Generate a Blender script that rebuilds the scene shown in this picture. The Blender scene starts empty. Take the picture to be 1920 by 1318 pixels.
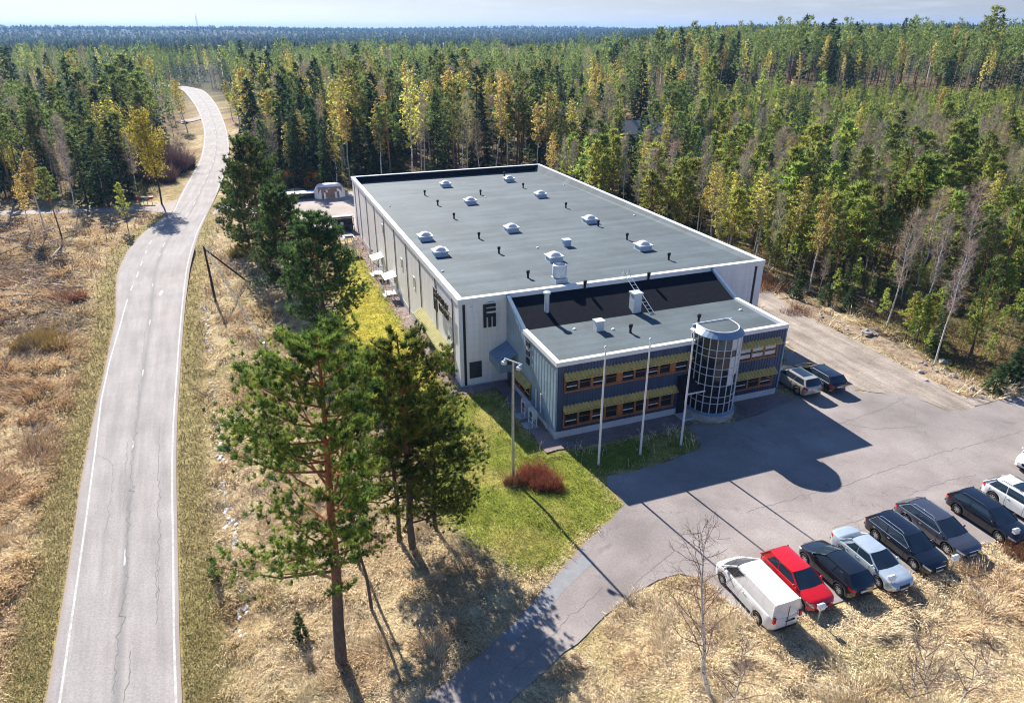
import bpy, bmesh, math, random
import numpy as np
from math import sin, cos, pi, radians as R
random.seed(7)
RG = np.random.default_rng(11)
S = bpy.context.scene
COL = S.collection

# ------------------------------------------------------------------ camera, world, sun, exposure
CAMH = 28.0
F_PX, CX, CY, PITCH = 1303.0, 960.0, 659.0, math.atan(604/1303.0)
cam = bpy.data.cameras.new('camera'); camo = bpy.data.objects.new('camera', cam); COL.objects.link(camo)
camo.location = (0, 0, CAMH); camo.rotation_euler = (pi/2-PITCH, 0, 0)
cam.sensor_width = 36; cam.lens = 36*F_PX/1920; cam.clip_start = .5; cam.clip_end = 40000
S.camera = camo
SUN_EL, SUN_AZ = R(35.0), R(-28.7)
w = bpy.data.worlds.new('World'); S.world = w; w.use_nodes = True
nt = w.node_tree; bg = nt.nodes['Background']
sky = nt.nodes.new('ShaderNodeTexSky'); sky.sky_type = 'NISHITA'; sky.sun_disc = False
sky.sun_elevation = SUN_EL; sky.sun_rotation = SUN_AZ
sky.altitude = 60; sky.air_density = 1.0; sky.dust_density = .3; sky.ozone_density = 2.0
def wmix(fac, a, b, mode='MIX'):
    m = nt.nodes.new('ShaderNodeMix'); m.data_type = 'RGBA'; m.blend_type = mode
    for q, v in ((m.inputs[0], fac), (m.inputs[6], a), (m.inputs[7], b)):
        if hasattr(v, 'is_linked'): nt.links.new(v, q)
        else: q.default_value = v
    return m.outputs[2]
des = nt.nodes.new('ShaderNodeHueSaturation'); des.inputs['Saturation'].default_value = .10; nt.links.new(sky.outputs[0], des.inputs['Color'])
wc = nt.nodes.new('ShaderNodeTexCoord'); wsp = nt.nodes.new('ShaderNodeSeparateXYZ'); nt.links.new(wc.outputs['Generated'], wsp.inputs[0])
wr = nt.nodes.new('ShaderNodeMapRange'); nt.links.new(wsp.outputs[2], wr.inputs[0]); wr.inputs[1].default_value = .03; wr.inputs[2].default_value = .30; wr.inputs[3].default_value = 1; wr.inputs[4].default_value = 0
wm = nt.nodes.new('ShaderNodeMapping'); nt.links.new(wc.outputs['Generated'], wm.inputs[0]); wm.inputs[3].default_value = (9, 9, 70)
wn = nt.nodes.new('ShaderNodeTexNoise'); nt.links.new(wm.outputs[0], wn.inputs['Vector']); wn.inputs['Scale'].default_value = 1.6; wn.inputs['Detail'].default_value = 6
wcr = nt.nodes.new('ShaderNodeMapRange'); nt.links.new(wn.outputs[0], wcr.inputs[0]); wcr.inputs[1].default_value = .5; wcr.inputs[2].default_value = .72; wcr.inputs[4].default_value = .08
hazy = wmix(1, des.outputs[0], (.70, .745, .80, 1), 'MULTIPLY'); hazy = wmix(wcr.outputs[0], hazy, (15, 15.4, 16, 1))
nt.links.new(wmix(wr.outputs[0], wmix(1, sky.outputs[0], (.84, 1.10, 1.48, 1), 'MULTIPLY'), hazy), bg.inputs[0]); bg.inputs[1].default_value = .05
sl = bpy.data.lights.new('sun', 'SUN'); so = bpy.data.objects.new('sun', sl); COL.objects.link(so)
sl.energy = 5.0; sl.angle = R(.5); sl.color = (1, .95, .87)
so.rotation_euler = (pi/2-SUN_EL, 0, pi-SUN_AZ)
vs = S.view_settings; vs.view_transform = 'Standard'; vs.look = 'None'; vs.exposure = 1.1; vs.gamma = 1
S.cycles.max_bounces = 6; S.cycles.diffuse_bounces = 2; S.cycles.glossy_bounces = 3
S.cycles.transmission_bounces = 3; S.cycles.transparent_max_bounces = 6
S.cycles.volume_bounces = 0; S.cycles.use_denoising = True; S.cycles.use_adaptive_sampling = False
S.cycles.filter_width = 1.1

# ------------------------------------------------------------------ calibrated pixel <-> place helpers
def px(x, y, z=0.0):                      # photograph pixel -> point of the place at height z
    a = (x-CX)/F_PX; b = -(y-CY)/F_PX
    u = b*cos(PITCH)-sin(PITCH); f = b*sin(PITCH)+cos(PITCH)
    t = (z-CAMH)/u
    return (t*a, t*f)
TH = R(20.65); A0 = (-4.35, 53.07)        # hall frame: u along the front, v along the side
def L(u, v): return (A0[0]+u*cos(TH)-v*sin(TH), A0[1]+u*sin(TH)+v*cos(TH))
def toL(x, y):
    x = x-A0[0]; y = y-A0[1]
    return x*cos(TH)+y*sin(TH), -x*sin(TH)+y*cos(TH)
def PX(l): return [px(*p) for p in l]
def sm(t): t = np.clip(t, 0, 1); return t*t*(3-2*t)

# ------------------------------------------------------------------ numpy noise / polygons
_P = RG.permutation(512); _P = np.concatenate([_P, _P, _P])
_GV = RG.random(512)
def vnoise(x, y):
    xi = np.floor(x).astype(int); yi = np.floor(y).astype(int); fx = x-xi; fy = y-yi
    fx = fx*fx*(3-2*fx); fy = fy*fy*(3-2*fy)
    h = lambda a, b: _GV[_P[(_P[a & 511]+b) & 511] & 511]
    return (h(xi, yi)*(1-fx)+h(xi+1, yi)*fx)*(1-fy)+(h(xi, yi+1)*(1-fx)+h(xi+1, yi+1)*fx)*fy
def fbm(x, y, o=4):
    s = 0; a = .5
    for i in range(o): s = s+a*vnoise(x*2**i+17*i, y*2**i+9*i); a *= .5
    return s/(1-.5**o)
def pip(x, y, poly):
    c = np.zeros(np.shape(x), bool); n = len(poly)
    for i in range(n):
        x1, y1 = poly[i]; x2, y2 = poly[(i+1) % n]
        if y1 == y2: continue
        m = ((y1 > y) != (y2 > y)) & (x < (x2-x1)*(y-y1)/(y2-y1)+x1)
        c ^= m
    return c
def segd(x, y, pts, closed=False):
    d = np.full(np.shape(x), 1e9); n = len(pts)
    for i in range(n if closed else n-1):
        x1, y1 = pts[i]; x2, y2 = pts[(i+1) % n]; dx, dy = x2-x1, y2-y1
        t = np.clip(((x-x1)*dx+(y-y1)*dy)/(dx*dx+dy*dy+1e-9), 0, 1)
        d = np.minimum(d, np.hypot(x-x1-t*dx, y-y1-t*dy))
    return d
def sdist(x, y, poly):                    # positive outside
    d = segd(x, y, poly, True); return np.where(pip(x, y, poly), -d, d)

# ------------------------------------------------------------------ mesh helpers
def link(o, parent=None):
    COL.objects.link(o)
    if parent is not None: o.parent = parent
    return o
def tag(o, label=None, cat=None, group=None, kind=None):
    if label: o['label'] = label
    if cat: o['category'] = cat
    if group: o['group'] = group
    if kind: o['kind'] = kind
    return o
def thing(name, label, cat, loc=(0, 0, 0), rz=0, group=None):
    o = bpy.data.objects.new(name, None); COL.objects.link(o); o.empty_display_size = .3
    o.location = loc; o.rotation_euler = (0, 0, rz)
    return tag(o, label, cat, group)
class MB:
    def __init__(s): s.v = []; s.f = []; s.m = []
    def add(s, vs, fs, mi=0):
        b = len(s.v); s.v += [tuple(p) for p in vs]
        s.f += [tuple(i+b for i in f) for f in fs]; s.m += [mi]*len(fs); return s
    def box(s, x0, x1, y0, y1, z0, z1, mi=0):
        return s.add([(x0,y0,z0),(x1,y0,z0),(x1,y1,z0),(x0,y1,z0),(x0,y0,z1),(x1,y0,z1),(x1,y1,z1),(x0,y1,z1)],
                     [(0,3,2,1),(4,5,6,7),(0,1,5,4),(1,2,6,5),(2,3,7,6),(3,0,4,7)], mi)
    def tube(s, pts, rad, n=8, mi=0, cap=True):
        if not hasattr(rad, '__len__'): rad = [rad]*len(pts)
        P = [np.array(p, float) for p in pts]; vs = []
        for i, p in enumerate(P):
            d = P[min(i+1, len(P)-1)]-P[max(i-1, 0)]; d /= np.linalg.norm(d)+1e-9
            a = np.cross(d, (0, 0, 1) if abs(d[2]) < .9 else (1, 0, 0)); a /= np.linalg.norm(a); b = np.cross(d, a)
            for k in range(n):
                t = 2*pi*k/n; vs.append(p+rad[i]*(cos(t)*a+sin(t)*b))
        fs = [(i*n+k, i*n+(k+1) % n, (i+1)*n+(k+1) % n, (i+1)*n+k) for i in range(len(P)-1) for k in range(n)]
        if cap: fs += [tuple(range(n))[::-1], tuple((len(P)-1)*n+k for k in range(n))]
        return s.add(vs, fs, mi)
    def lathe(s, prof, c=(0, 0, 0), n=16, mi=0):
        vs = [(c[0]+r*cos(2*pi*k/n), c[1]+r*sin(2*pi*k/n), c[2]+z) for r, z in prof for k in range(n)]
        fs = [(i*n+k, i*n+(k+1) % n, (i+1)*n+(k+1) % n, (i+1)*n+k) for i in range(len(prof)-1) for k in range(n)]
        return s.add(vs, fs, mi)
    def prism(s, poly, z0, z1, mi=0):
        n = len(poly)
        return s.add([(x, y, z0) for x, y in poly]+[(x, y, z1) for x, y in poly],
                     [tuple(range(n))[::-1], tuple(range(n, 2*n))]+[(i, (i+1) % n, n+(i+1) % n, n+i) for i in range(n)], mi)
    def build(s, name, mats, parent=None, smooth=None):
        me = bpy.data.meshes.new(name); me.from_pydata(s.v, [], s.f)
        if not isinstance(mats, (list, tuple)): mats = [mats]
        for m in mats: me.materials.append(m)
        if len(mats) > 1: me.polygons.foreach_set('material_index', s.m)
        bm = bmesh.new(); bm.from_mesh(me); bmesh.ops.recalc_face_normals(bm, faces=bm.faces[:]); bm.to_mesh(me); bm.free()
        if smooth is not None:
            me.shade_smooth(); me.set_sharp_from_angle(angle=R(smooth))
        return link(bpy.data.objects.new(name, me), parent)
def soup(name, T, tint, mats, parent=None, lnk=True, base=None):   # T: (n,3,3) triangles, tint: (n,3) colours
    n = len(T); me = bpy.data.meshes.new(name)
    me.vertices.add(3*n); me.vertices.foreach_set('co', np.ascontiguousarray(T, dtype=np.float32).ravel())
    me.loops.add(3*n); me.loops.foreach_set('vertex_index', np.arange(3*n, dtype=np.int32))
    me.polygons.add(n); me.polygons.foreach_set('loop_start', np.arange(0, 3*n, 3, dtype=np.int32))
    me.polygons.foreach_set('loop_total', np.full(n, 3, dtype=np.int32))
    at = me.color_attributes.new('tint', 'FLOAT_COLOR', 'POINT')
    c = np.ones((n, 3, 4), np.float32); c[:, :, :3] = tint[:, None, :]; at.data.foreach_set('color', c.ravel())
    me.materials.append(mats); me.update(calc_edges=True)
    if not lnk: return me
    return link(bpy.data.objects.new(name, me), parent)

# ------------------------------------------------------------------ materials
def new(name):
    m = bpy.data.materials.new(name); m.use_nodes = True
    return m, m.node_tree, m.node_tree.nodes['Principled BSDF']
def rgb(c): return (c[0], c[1], c[2], 1)
def nz(t, scale, detail=4, vec=None, rough=.6):
    n = t.nodes.new('ShaderNodeTexNoise'); n.inputs['Scale'].default_value = scale; n.inputs['Detail'].default_value = detail
    n.inputs['Roughness'].default_value = rough
    if vec is not None: t.links.new(vec, n.inputs['Vector'])
    return n.outputs['Fac']
def ramp(t, fac, a, b, lo=.3, hi=.7):
    r = t.nodes.new('ShaderNodeValToRGB'); e = r.color_ramp.elements
    e[0].position = lo; e[1].position = hi; e[0].color = rgb(a); e[1].color = rgb(b)
    t.links.new(fac, r.inputs[0]); return r.outputs[0]
def mixc(t, fac, a, b, mode='MIX'):
    m = t.nodes.new('ShaderNodeMix'); m.data_type = 'RGBA'; m.blend_type = mode
    for s, v in ((m.inputs[0], fac), (m.inputs[6], a), (m.inputs[7], b)):
        if hasattr(v, 'is_linked'): t.links.new(v, s)
        else: s.default_value = v if not isinstance(v, tuple) else rgb(v)
    return m.outputs[2]
def math_(t, op, a, b=0.):
    m = t.nodes.new('ShaderNodeMath'); m.operation = op
    for s, v in ((m.inputs[0], a), (m.inputs[1], b)):
        if hasattr(v, 'is_linked'): t.links.new(v, s)
        else: s.default_value = v
    return m.outputs[0]
def coord(t, which='Object'): return t.nodes.new('ShaderNodeTexCoord').outputs[which]
def mapping(t, vec, sc):
    m = t.nodes.new('ShaderNodeMapping'); m.inputs['Scale'].default_value = sc; t.links.new(vec, m.inputs[0]); return m.outputs[0]
def bump(t, p, h, strength=.4, dist=.05):
    b = t.nodes.new('ShaderNodeBump'); b.inputs['Strength'].default_value = strength; b.inputs['Distance'].default_value = dist
    t.links.new(h, b.inputs['Height']); t.links.new(b.outputs[0], p.inputs['Normal'])
def plain(name, c, rough=.6, metal=0, var=.12, scale=3, coat=0, spec=.4, bmp=0):
    m, t, p = new(name); o = coord(t)
    f = nz(t, scale, 5, o)
    t.links.new(ramp(t, f, [k*(1-var) for k in c], [min(1, k*(1+var)) for k in c]), p.inputs['Base Color'])
    p.inputs['Roughness'].default_value = rough; p.inputs['Metallic'].default_value = metal
    p.inputs['Coat Weight'].default_value = coat; p.inputs['Coat Roughness'].default_value = .04
    p.inputs['Specular IOR Level'].default_value = spec
    if bmp: bump(t, p, nz(t, scale*8, 3, o), bmp, .02)
    return m
def foliage(name, trans=.3):
    m = bpy.data.materials.new(name); m.use_nodes = True; t = m.node_tree; t.nodes.clear()
    out = t.nodes.new('ShaderNodeOutputMaterial'); a = t.nodes.new('ShaderNodeVertexColor'); a.layer_name = 'tint'
    oi = t.nodes.new('ShaderNodeObjectInfo')
    k = math_(t, 'ADD', math_(t, 'MULTIPLY', oi.outputs['Random'], .5), .75)
    c = mixc(t, 1.0, a.outputs[0], k, 'MULTIPLY')
    hs = t.nodes.new('ShaderNodeHueSaturation'); t.links.new(c, hs.inputs['Color'])
    t.links.new(math_(t, 'ADD', math_(t, 'MULTIPLY', math_(t, 'FRACT', math_(t, 'MULTIPLY', oi.outputs['Random'], 7.31)), .05), .475), hs.inputs['Hue'])
    d = t.nodes.new('ShaderNodeBsdfDiffuse'); tr = t.nodes.new('ShaderNodeBsdfTranslucent'); mx = t.nodes.new('ShaderNodeMixShader')
    mx.inputs[0].default_value = trans
    t.links.new(hs.outputs[0], d.inputs[0]); t.links.new(hs.outputs[0], tr.inputs[0])
    t.links.new(d.outputs[0], mx.inputs[1]); t.links.new(tr.outputs[0], mx.inputs[2]); t.links.new(mx.outputs[0], out.inputs[0])
    return m
M = {}
M['leaf'] = foliage('foliage', .5); M['grass'] = foliage('grass_blades', .15)
def mk_ground():
    m, t, p = new('ground'); a = t.nodes.new('ShaderNodeVertexColor'); a.layer_name = 'tint'
    g = t.nodes.new('ShaderNodeNewGeometry').outputs['Position']
    f1 = nz(t, 1.1, 6, g, .75); f2 = nz(t, 7, 4, g, .7)
    c = mixc(t, 1., a.outputs[0], ramp(t, f1, (.55, .5, .45), (1.35, 1.3, 1.2), .35, .68), 'MULTIPLY')
    c = mixc(t, 1., c, ramp(t, f2, (.6, .58, .55), (1.3, 1.3, 1.28), .3, .7), 'MULTIPLY')
    t.links.new(c, p.inputs['Base Color']); p.inputs['Roughness'].default_value = 1; p.inputs['Specular IOR Level'].default_value = .1
    bump(t, p, f2, .8, .12); return m
M['ground'] = mk_ground()
def mk_asphalt(name, c1, c2, uvroad=False):
    m, t, p = new(name); g = t.nodes.new('ShaderNodeNewGeometry').outputs['Position']
    f = nz(t, .22, 5, g, .6); f2 = nz(t, 9, 3, g, .8)
    c = ramp(t, f, c1, c2, .35, .65)
    c = mixc(t, 1., c, ramp(t, f2, (.8, .8, .8), (1.16, 1.16, 1.16), .3, .7), 'MULTIPLY')
    if uvroad:
        uv = coord(t, 'UV'); sp = t.nodes.new('ShaderNodeSeparateXYZ'); t.links.new(uv, sp.inputs[0])
        wv = math_(t, 'SINE', math_(t, 'MULTIPLY', sp.outputs[0], 4*pi), 0)
        ln = nz(t, 1, 4, mapping(t, uv, (9, .12, 1)), .6)
        c = mixc(t, 1., c, ramp(t, ln, (.86, .86, .87), (1.1, 1.09, 1.09), .35, .65), 'MULTIPLY')
        mid = math_(t, 'ABSOLUTE', math_(t, 'SUBTRACT', sp.outputs[0], .52))
        c = mixc(t, ramp(t, mid, (.55, .55, .55), (0, 0, 0), .0, .05), c, (.17, .165, .165))
        edge = math_(t, 'ABSOLUTE', math_(t, 'SUBTRACT', sp.outputs[0], .5))
        c = mixc(t, ramp(t, edge, (0, 0, 0), (.8, .8, .8), .455, .5), c, (.3, .24, .2))
    else:
        v = t.nodes.new('ShaderNodeTexVoronoi'); v.feature = 'DISTANCE_TO_EDGE'; v.inputs['Scale'].default_value = .1
        wob = t.nodes.new('ShaderNodeTexNoise'); wob.inputs['Scale'].default_value = .5; wob.inputs['Detail'].default_value = 5; t.links.new(g, wob.inputs['Vector'])
        ad = t.nodes.new('ShaderNodeVectorMath'); ad.operation = 'MULTIPLY_ADD'; t.links.new(wob.outputs['Color'], ad.inputs[0]); ad.inputs[1].default_value = (3, 3, 3); t.links.new(g, ad.inputs[2])
        t.links.new(ad.outputs[0], v.inputs['Vector'])
        c = mixc(t, ramp(t, v.outputs['Distance'], (.35, .35, .35), (0, 0, 0), .0, .004), c, (.09, .085, .085))
        st = nz(t, .6, 6, g, .7)
        c = mixc(t, ramp(t, st, (0, 0, 0), (.35, .35, .35), .6, .72), c, (.17, .16, .16))
    if not uvroad:
        v2 = t.nodes.new('ShaderNodeTexVoronoi'); v2.inputs['Scale'].default_value = .42; t.links.new(ad.outputs[0], v2.inputs['Vector'])
        c = mixc(t, math_(t, 'MULTIPLY', ramp(t, v2.outputs['Distance'], (.5, .5, .5), (0, 0, 0), .05, .22), math_(t, 'GREATER_THAN', nz(t, .17, 2, g), .52)), c, (.12, .115, .115))
        c = mixc(t, 1., c, ramp(t, nz(t, .07, 4, g, .7), (.88, .88, .89), (1.1, 1.09, 1.08), .4, .62), 'MULTIPLY')
    t.links.new(c, p.inputs['Base Color']); p.inputs['Roughness'].default_value = .9; p.inputs['Specular IOR Level'].default_value = .2
    bump(t, p, f2, .25, .02); return m
M['road'] = mk_asphalt('road_asphalt', (.305, .278, .26), (.36, .332, .312), True)
M['lot'] = mk_asphalt('lot_asphalt', (.24, .208, .193), (.34, .30, .278))
def mk_gravel(name, a, b, sc=6):
    m, t, p = new(name); g = t.nodes.new('ShaderNodeNewGeometry').outputs['Position']
    c = mixc(t, 1., ramp(t, nz(t, .35, 5, g, .65), a, b, .35, .65), ramp(t, nz(t, sc, 3, g, .8), (.65, .65, .65), (1.3, 1.3, 1.3), .3, .7), 'MULTIPLY')
    t.links.new(c, p.inputs['Base Color']); p.inputs['Roughness'].default_value = 1; p.inputs['Specular IOR Level'].default_value = .1
    bump(t, p, nz(t, sc*1.3, 3, g), .6, .05); return m
M['track'] = mk_gravel('sandy_gravel', (.27, .23, .19), (.42, .36, .31))
def streak(m, lo, hi):
    t = m.node_tree; p = t.nodes['Principled BSDF']; g = t.nodes.new('ShaderNodeNewGeometry').outputs['Position']
    mp = t.nodes.new('ShaderNodeMapping'); t.links.new(g, mp.inputs[0]); mp.vector_type = 'TEXTURE'; mp.inputs['Rotation'].default_value = (0, 0, TH); mp.inputs['Scale'].default_value = (.55, 9, 1)
    c0 = p.inputs['Base Color'].links[0].from_socket; t.links.new(mixc(t, 1., c0, ramp(t, nz(t, 1, 5, mp.outputs[0], .7), (lo, lo, lo), (hi, hi*.98, hi*.96), .35, .65), 'MULTIPLY'), p.inputs['Base Color'])
streak(M['track'], .72, 1.16)
M['yard'] = mk_gravel('yard_gravel', (.38, .32, .28), (.46, .40, .36))
M['strip'] = mk_gravel('gravel_strip', (.20, .155, .145), (.32, .25, .235), 9)
M['line'] = None
def mk_line():
    m, t, p = new('worn_paint'); g = t.nodes.new('ShaderNodeNewGeometry').outputs['Position']
    t.links.new(ramp(t, nz(t, 2.2, 6, g, .8), (.36, .34, .33), (.60, .59, .58), .42, .66), p.inputs['Base Color']); p.inputs['Roughness'].default_value = .8; return m
M['line'] = mk_line()
M['crack'] = plain('crack_fill', (.19, .178, .17), .9)
def mk_bitumen(name, c, seam):
    m, t, p = new(name); o = coord(t); sp = t.nodes.new('ShaderNodeSeparateXYZ'); t.links.new(o, sp.inputs[0])
    fr = math_(t, 'FRACT', math_(t, 'MULTIPLY', sp.outputs[1], 1/seam))
    ln = math_(t, 'LESS_THAN', fr, .07)
    rowr = t.nodes.new('ShaderNodeTexWhiteNoise'); rowr.noise_dimensions = '1D'; t.links.new(math_(t, 'FLOOR', math_(t, 'MULTIPLY', sp.outputs[1], 1/seam)), rowr.inputs['W'])
    f = nz(t, .25, 6, mapping(t, o, (.5, 2.5, 1)), .65)
    col = ramp(t, f, [k*.86 for k in c], [k*1.14 for k in c], .35, .65)
    col = mixc(t, 1., col, ramp(t, rowr.outputs['Value'], (.88, .88, .88), (1.1, 1.1, 1.1), 0, 1), 'MULTIPLY')
    col = mixc(t, 1., col, ramp(t, nz(t, 12, 2, o), (.9, .9, .9), (1.1, 1.1, 1.1)), 'MULTIPLY')
    col = mixc(t, 1., col, ramp(t, nz(t, .22, 7, o, .72), (.84, .84, .83), (1.08, 1.08, 1.07), .4, .56), 'MULTIPLY')
    col = mixc(t, ramp(t, nz(t, .9, 5, o, .75), (0, 0, 0), (.3, .3, .3), .62, .74), col, tuple(k*1.9 for k in c))
    col = mixc(t, math_(t, 'MULTIPLY', ln, .3), col, tuple(k*.45 for k in c))
    t.links.new(col, p.inputs['Base Color']); p.inputs['Roughness'].default_value = .75; p.inputs['Specular IOR Level'].default_value = .35
    return m
M['roof'] = mk_bitumen('roof_felt', (.079, .104, .116), 1.0)
M['shade_felt'] = plain('shade_dark_felt', (.012, .014, .02), .95, var=.2, spec=.1)  # near-black, with the roof shadows put into the colour
def mk_panel(name, c, per, dark=.55, rust=False):
    m, t, p = new(name); o = coord(t); sp = t.nodes.new('ShaderNodeSeparateXYZ'); t.links.new(o, sp.inputs[0])
    ln = math_(t, 'LESS_THAN', math_(t, 'FRACT', math_(t, 'MULTIPLY', sp.outputs[2], 1/per)), .035)
    f = nz(t, .7, 5, mapping(t, o, (1, 1, .35)), .6)
    col = ramp(t, f, [k*.93 for k in c], [min(1, k*1.05) for k in c], .3, .7)
    col = mixc(t, 1., col, ramp(t, nz(t, 1, 6, mapping(t, o, (2.2, 2.2, .12)), .75), (.87, .86, .84), (1.03, 1.03, 1.03), .36, .55), 'MULTIPLY')
    col = mixc(t, math_(t, 'MULTIPLY', ln, .6), col, tuple(k*dark for k in c))
    if rust:
        d = t.nodes.new('ShaderNodeVectorMath'); d.operation = 'DISTANCE'; t.links.new(mapping(t, o, (0, 1, 1.6)), d.inputs[0]); d.inputs[1].default_value = (0, 9.3, 7.15*1.6)
        k = math_(t, 'MULTIPLY', math_(t, 'LESS_THAN', d.outputs['Value'], 2.2), ramp(t, nz(t, 1.4, 6, mapping(t, o, (1, 2.4, .6)), .8), (0, 0, 0), (.85, .85, .85), .56, .66))
        col = mixc(t, k, col, (.42, .17, .09))
    t.links.new(col, p.inputs['Base Color']); p.inputs['Roughness'].default_value = .55; return m
M['hallwall'] = mk_panel('pale_wall_panels', (.83, .815, .82), .62, .7, True)
M['fascia'] = plain('white_metal_edge', (.74, .76, .78), .4, var=.05, scale=1)
M['joint'] = plain('dark_joint', (.018, .018, .024), .6)
M['blue'] = None
def mk_blue():
    m, t, p = new('blue_grey_sheet'); o = coord(t)
    f = nz(t, 1.1, 5, mapping(t, o, (1, 1, .12)), .6)
    t.links.new(ramp(t, f, (.034, .058, .122), (.062, .10, .188), .3, .7), p.inputs['Base Color']); p.inputs['Roughness'].default_value = .42
    p.inputs['Metallic'].default_value = .25; return m
M['blue'] = mk_blue()
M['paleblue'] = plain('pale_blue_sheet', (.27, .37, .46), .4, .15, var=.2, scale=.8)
M['bluetrim'] = plain('blue_trim', (.20, .29, .39), .4, .2)
M['plinth'] = plain('concrete_plinth', (.50, .51, .53), .8, var=.1, scale=1.5)
M['oldconc'] = plain('rough_concrete', (.40, .39, .38), .9, var=.3, scale=4, bmp=.4)
M['wood'] = plain('orange_wood', (.34, .13, .045), .5, var=.25, scale=5)
M['awning'] = plain('olive_awning', (.50, .38, .12), .6, var=.22, scale=2.5)
M['awningp'] = plain('faded_awning', (.62, .55, .22), .6, var=.15, scale=1.5)
def glass(name, c=(.012, .014, .018), rough=.04, spec=.6):
    m, t, p = new(name); o = coord(t)
    t.links.new(ramp(t, nz(t, .8, 3, o), c, [k*1.8 for k in c]), p.inputs['Base Color'])
    p.inputs['Roughness'].default_value = rough; p.inputs['Specular IOR Level'].default_value = spec; return m
M['glass'] = glass('window_glass'); M['carglass'] = glass('car_glass', (.014, .024, .036), .03, .7)
M['blind'] = plain('pale_blind', (.62, .62, .60), .7)
M['mullion'] = plain('grey_white_frame', (.55, .58, .62), .4)
M['galv'] = plain('galvanised', (.42, .46, .50), .38, .6, var=.15)
M['lightgrey'] = plain('light_grey_metal', (.55, .60, .65), .4, .2)
M['white'] = plain('white_paint', (.78, .78, .78), .35, var=.04)
M['skylight'] = plain('skylight_curb', (.42, .50, .58), .5)
M['dome'] = plain('milky_dome', (.78, .72, .70), .25, var=.1)
M['black'] = plain('black_rubber', (.015, .015, .016), .7)
M['dark'] = plain('dark_metal', (.04, .045, .055), .5)
M['wood_grey'] = plain('weathered_wood', (.33, .295, .26), .9, var=.3, scale=6)
M['wood_dark'] = plain('tarred_pole', (.035, .03, .03), .9, var=.3, scale=4)
M['red'] = plain('red_plastic', (.45, .02, .02), .4)
M['green'] = plain('green_plastic', (.02, .10, .06), .5)
M['orange'] = plain('orange_plastic', (.7, .22, .04), .5)
M['blueplastic'] = plain('blue_plastic', (.02, .03, .16), .45)
M['film'] = plain('plastic_film', (.72, .72, .72), .3, var=.08)
M['bricks'] = plain('brown_load', (.26, .17, .13), .8, var=.5, scale=7)
M['stone'] = plain('stone', (.34, .31, .29), .9, var=.3, scale=3)
M['snow'] = plain('old_snow', (.6, .61, .64), .7, var=.15)
M['roofgrey'] = plain('grey_house_roof', (.26, .25, .25), .8)
M['rim'] = plain('alloy', (.55, .55, .57), .3, .7)
M['chrome'] = plain('bright_trim', (.7, .72, .74), .2, .8)
M['lamp'] = plain('headlamp', (.62, .68, .72), .1, .3, spec=.8)
M['tail'] = plain('tail_lamp', (.5, .015, .02), .25)
M['plate'] = plain('plate', (.7, .7, .7), .5)
def bark(name, lo, hi, z0, z1):
    m, t, p = new(name); o = coord(t); sp = t.nodes.new('ShaderNodeSeparateXYZ'); t.links.new(o, sp.inputs[0])
    zz = math_(t, 'ADD', sp.outputs[2], math_(t, 'MULTIPLY', math_(t, 'SUBTRACT', nz(t, .8, 3, o), .5), 5))
    k = math_(t, 'DIVIDE', math_(t, 'SUBTRACT', zz, z0), z1-z0)
    c = ramp(t, k, lo, hi, 0, 1)
    c = mixc(t, 1., c, ramp(t, nz(t, 5, 5, mapping(t, o, (1, 1, .3)), .8), (.5, .5, .5), (1.35, 1.35, 1.35), .3, .7), 'MULTIPLY')
    t.links.new(c, p.inputs['Base Color']); p.inputs['Roughness'].default_value = .95; p.inputs['Specular IOR Level'].default_value = .15; return m
M['pinebark'] = bark('pine_bark', (.12, .095, .085), (.36, .15, .065), 4, 9)
M['sprucebark'] = bark('spruce_bark', (.10, .08, .07), (.13, .1, .08), 0, 10)
def birchbark():
    m, t, p = new('birch_bark'); o = coord(t)
    f = nz(t, 2.2, 4, mapping(t, o, (1, 1, 5)), .7)
    t.links.new(ramp(t, f, (.05, .045, .045), (.66, .63, .60), .38, .47), p.inputs['Base Color']); p.inputs['Roughness'].default_value = .8; return m
M['birchbark'] = birchbark()
M['twig'] = plain('twig_bark', (.20, .135, .11), .9, var=.3)
def paint(name, c, metal=.0, rough=.28):
    m, t, p = new(name); p.inputs['Base Color'].default_value = rgb(c); p.inputs['Metallic'].default_value = metal
    p.inputs['Roughness'].default_value = rough; p.inputs['Coat Weight'].default_value = 1; p.inputs['Coat Roughness'].default_value = .03
    o = coord(t); t.links.new(ramp(t, nz(t, 2.5, 4, o), [k*.9 for k in c], [min(1, k*1.06) for k in c]), p.inputs['Base Color']); return m

# ------------------------------------------------------------------ layout of the ground
LOT = PX([(770,1345),(788,1318),(880,1242),(960,1172),(1015,1110),(1060,1056),(1130,986),(1172,946),(1140,912),(1138,893),(1185,885),(1245,868),(1310,843),(1314,833),(1306,818),(1290,803),(1310,792),(1345,799),(1389,788),(1443,768),(1490,748),(1478,700),(1470,655),(1500,668),(1560,705),(1597,732),(1714,744),(1784,774),(1805,771),(1873,751),(1920,742),(2060,725),(2130,900),(2010,975),(1920,1003),(1866,1016),(1837,1023),(1764,1054),(1695,1081),(1634,1104),(1575,1128),(1490,1160),(1440,1182),(1398,1158),(1348,1113),(1310,1083),(1273,1075),(1235,1086),(1185,1113),(1135,1153),(1083,1206),(960,1311),(930,1345)])
TRACK = PX([(1500,668),(1470,640),(1425,575)])+[L(30.6, 20), L(30.6, 62), L(37, 62), L(37.5, 20)]+PX([(1432,528),(1455,556),(1500,585),(1570,622),(1640,655),(1720,700),(1800,742),(1873,751),(1805,771),(1784,774),(1714,744),(1597,732),(1560,705)])
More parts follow.
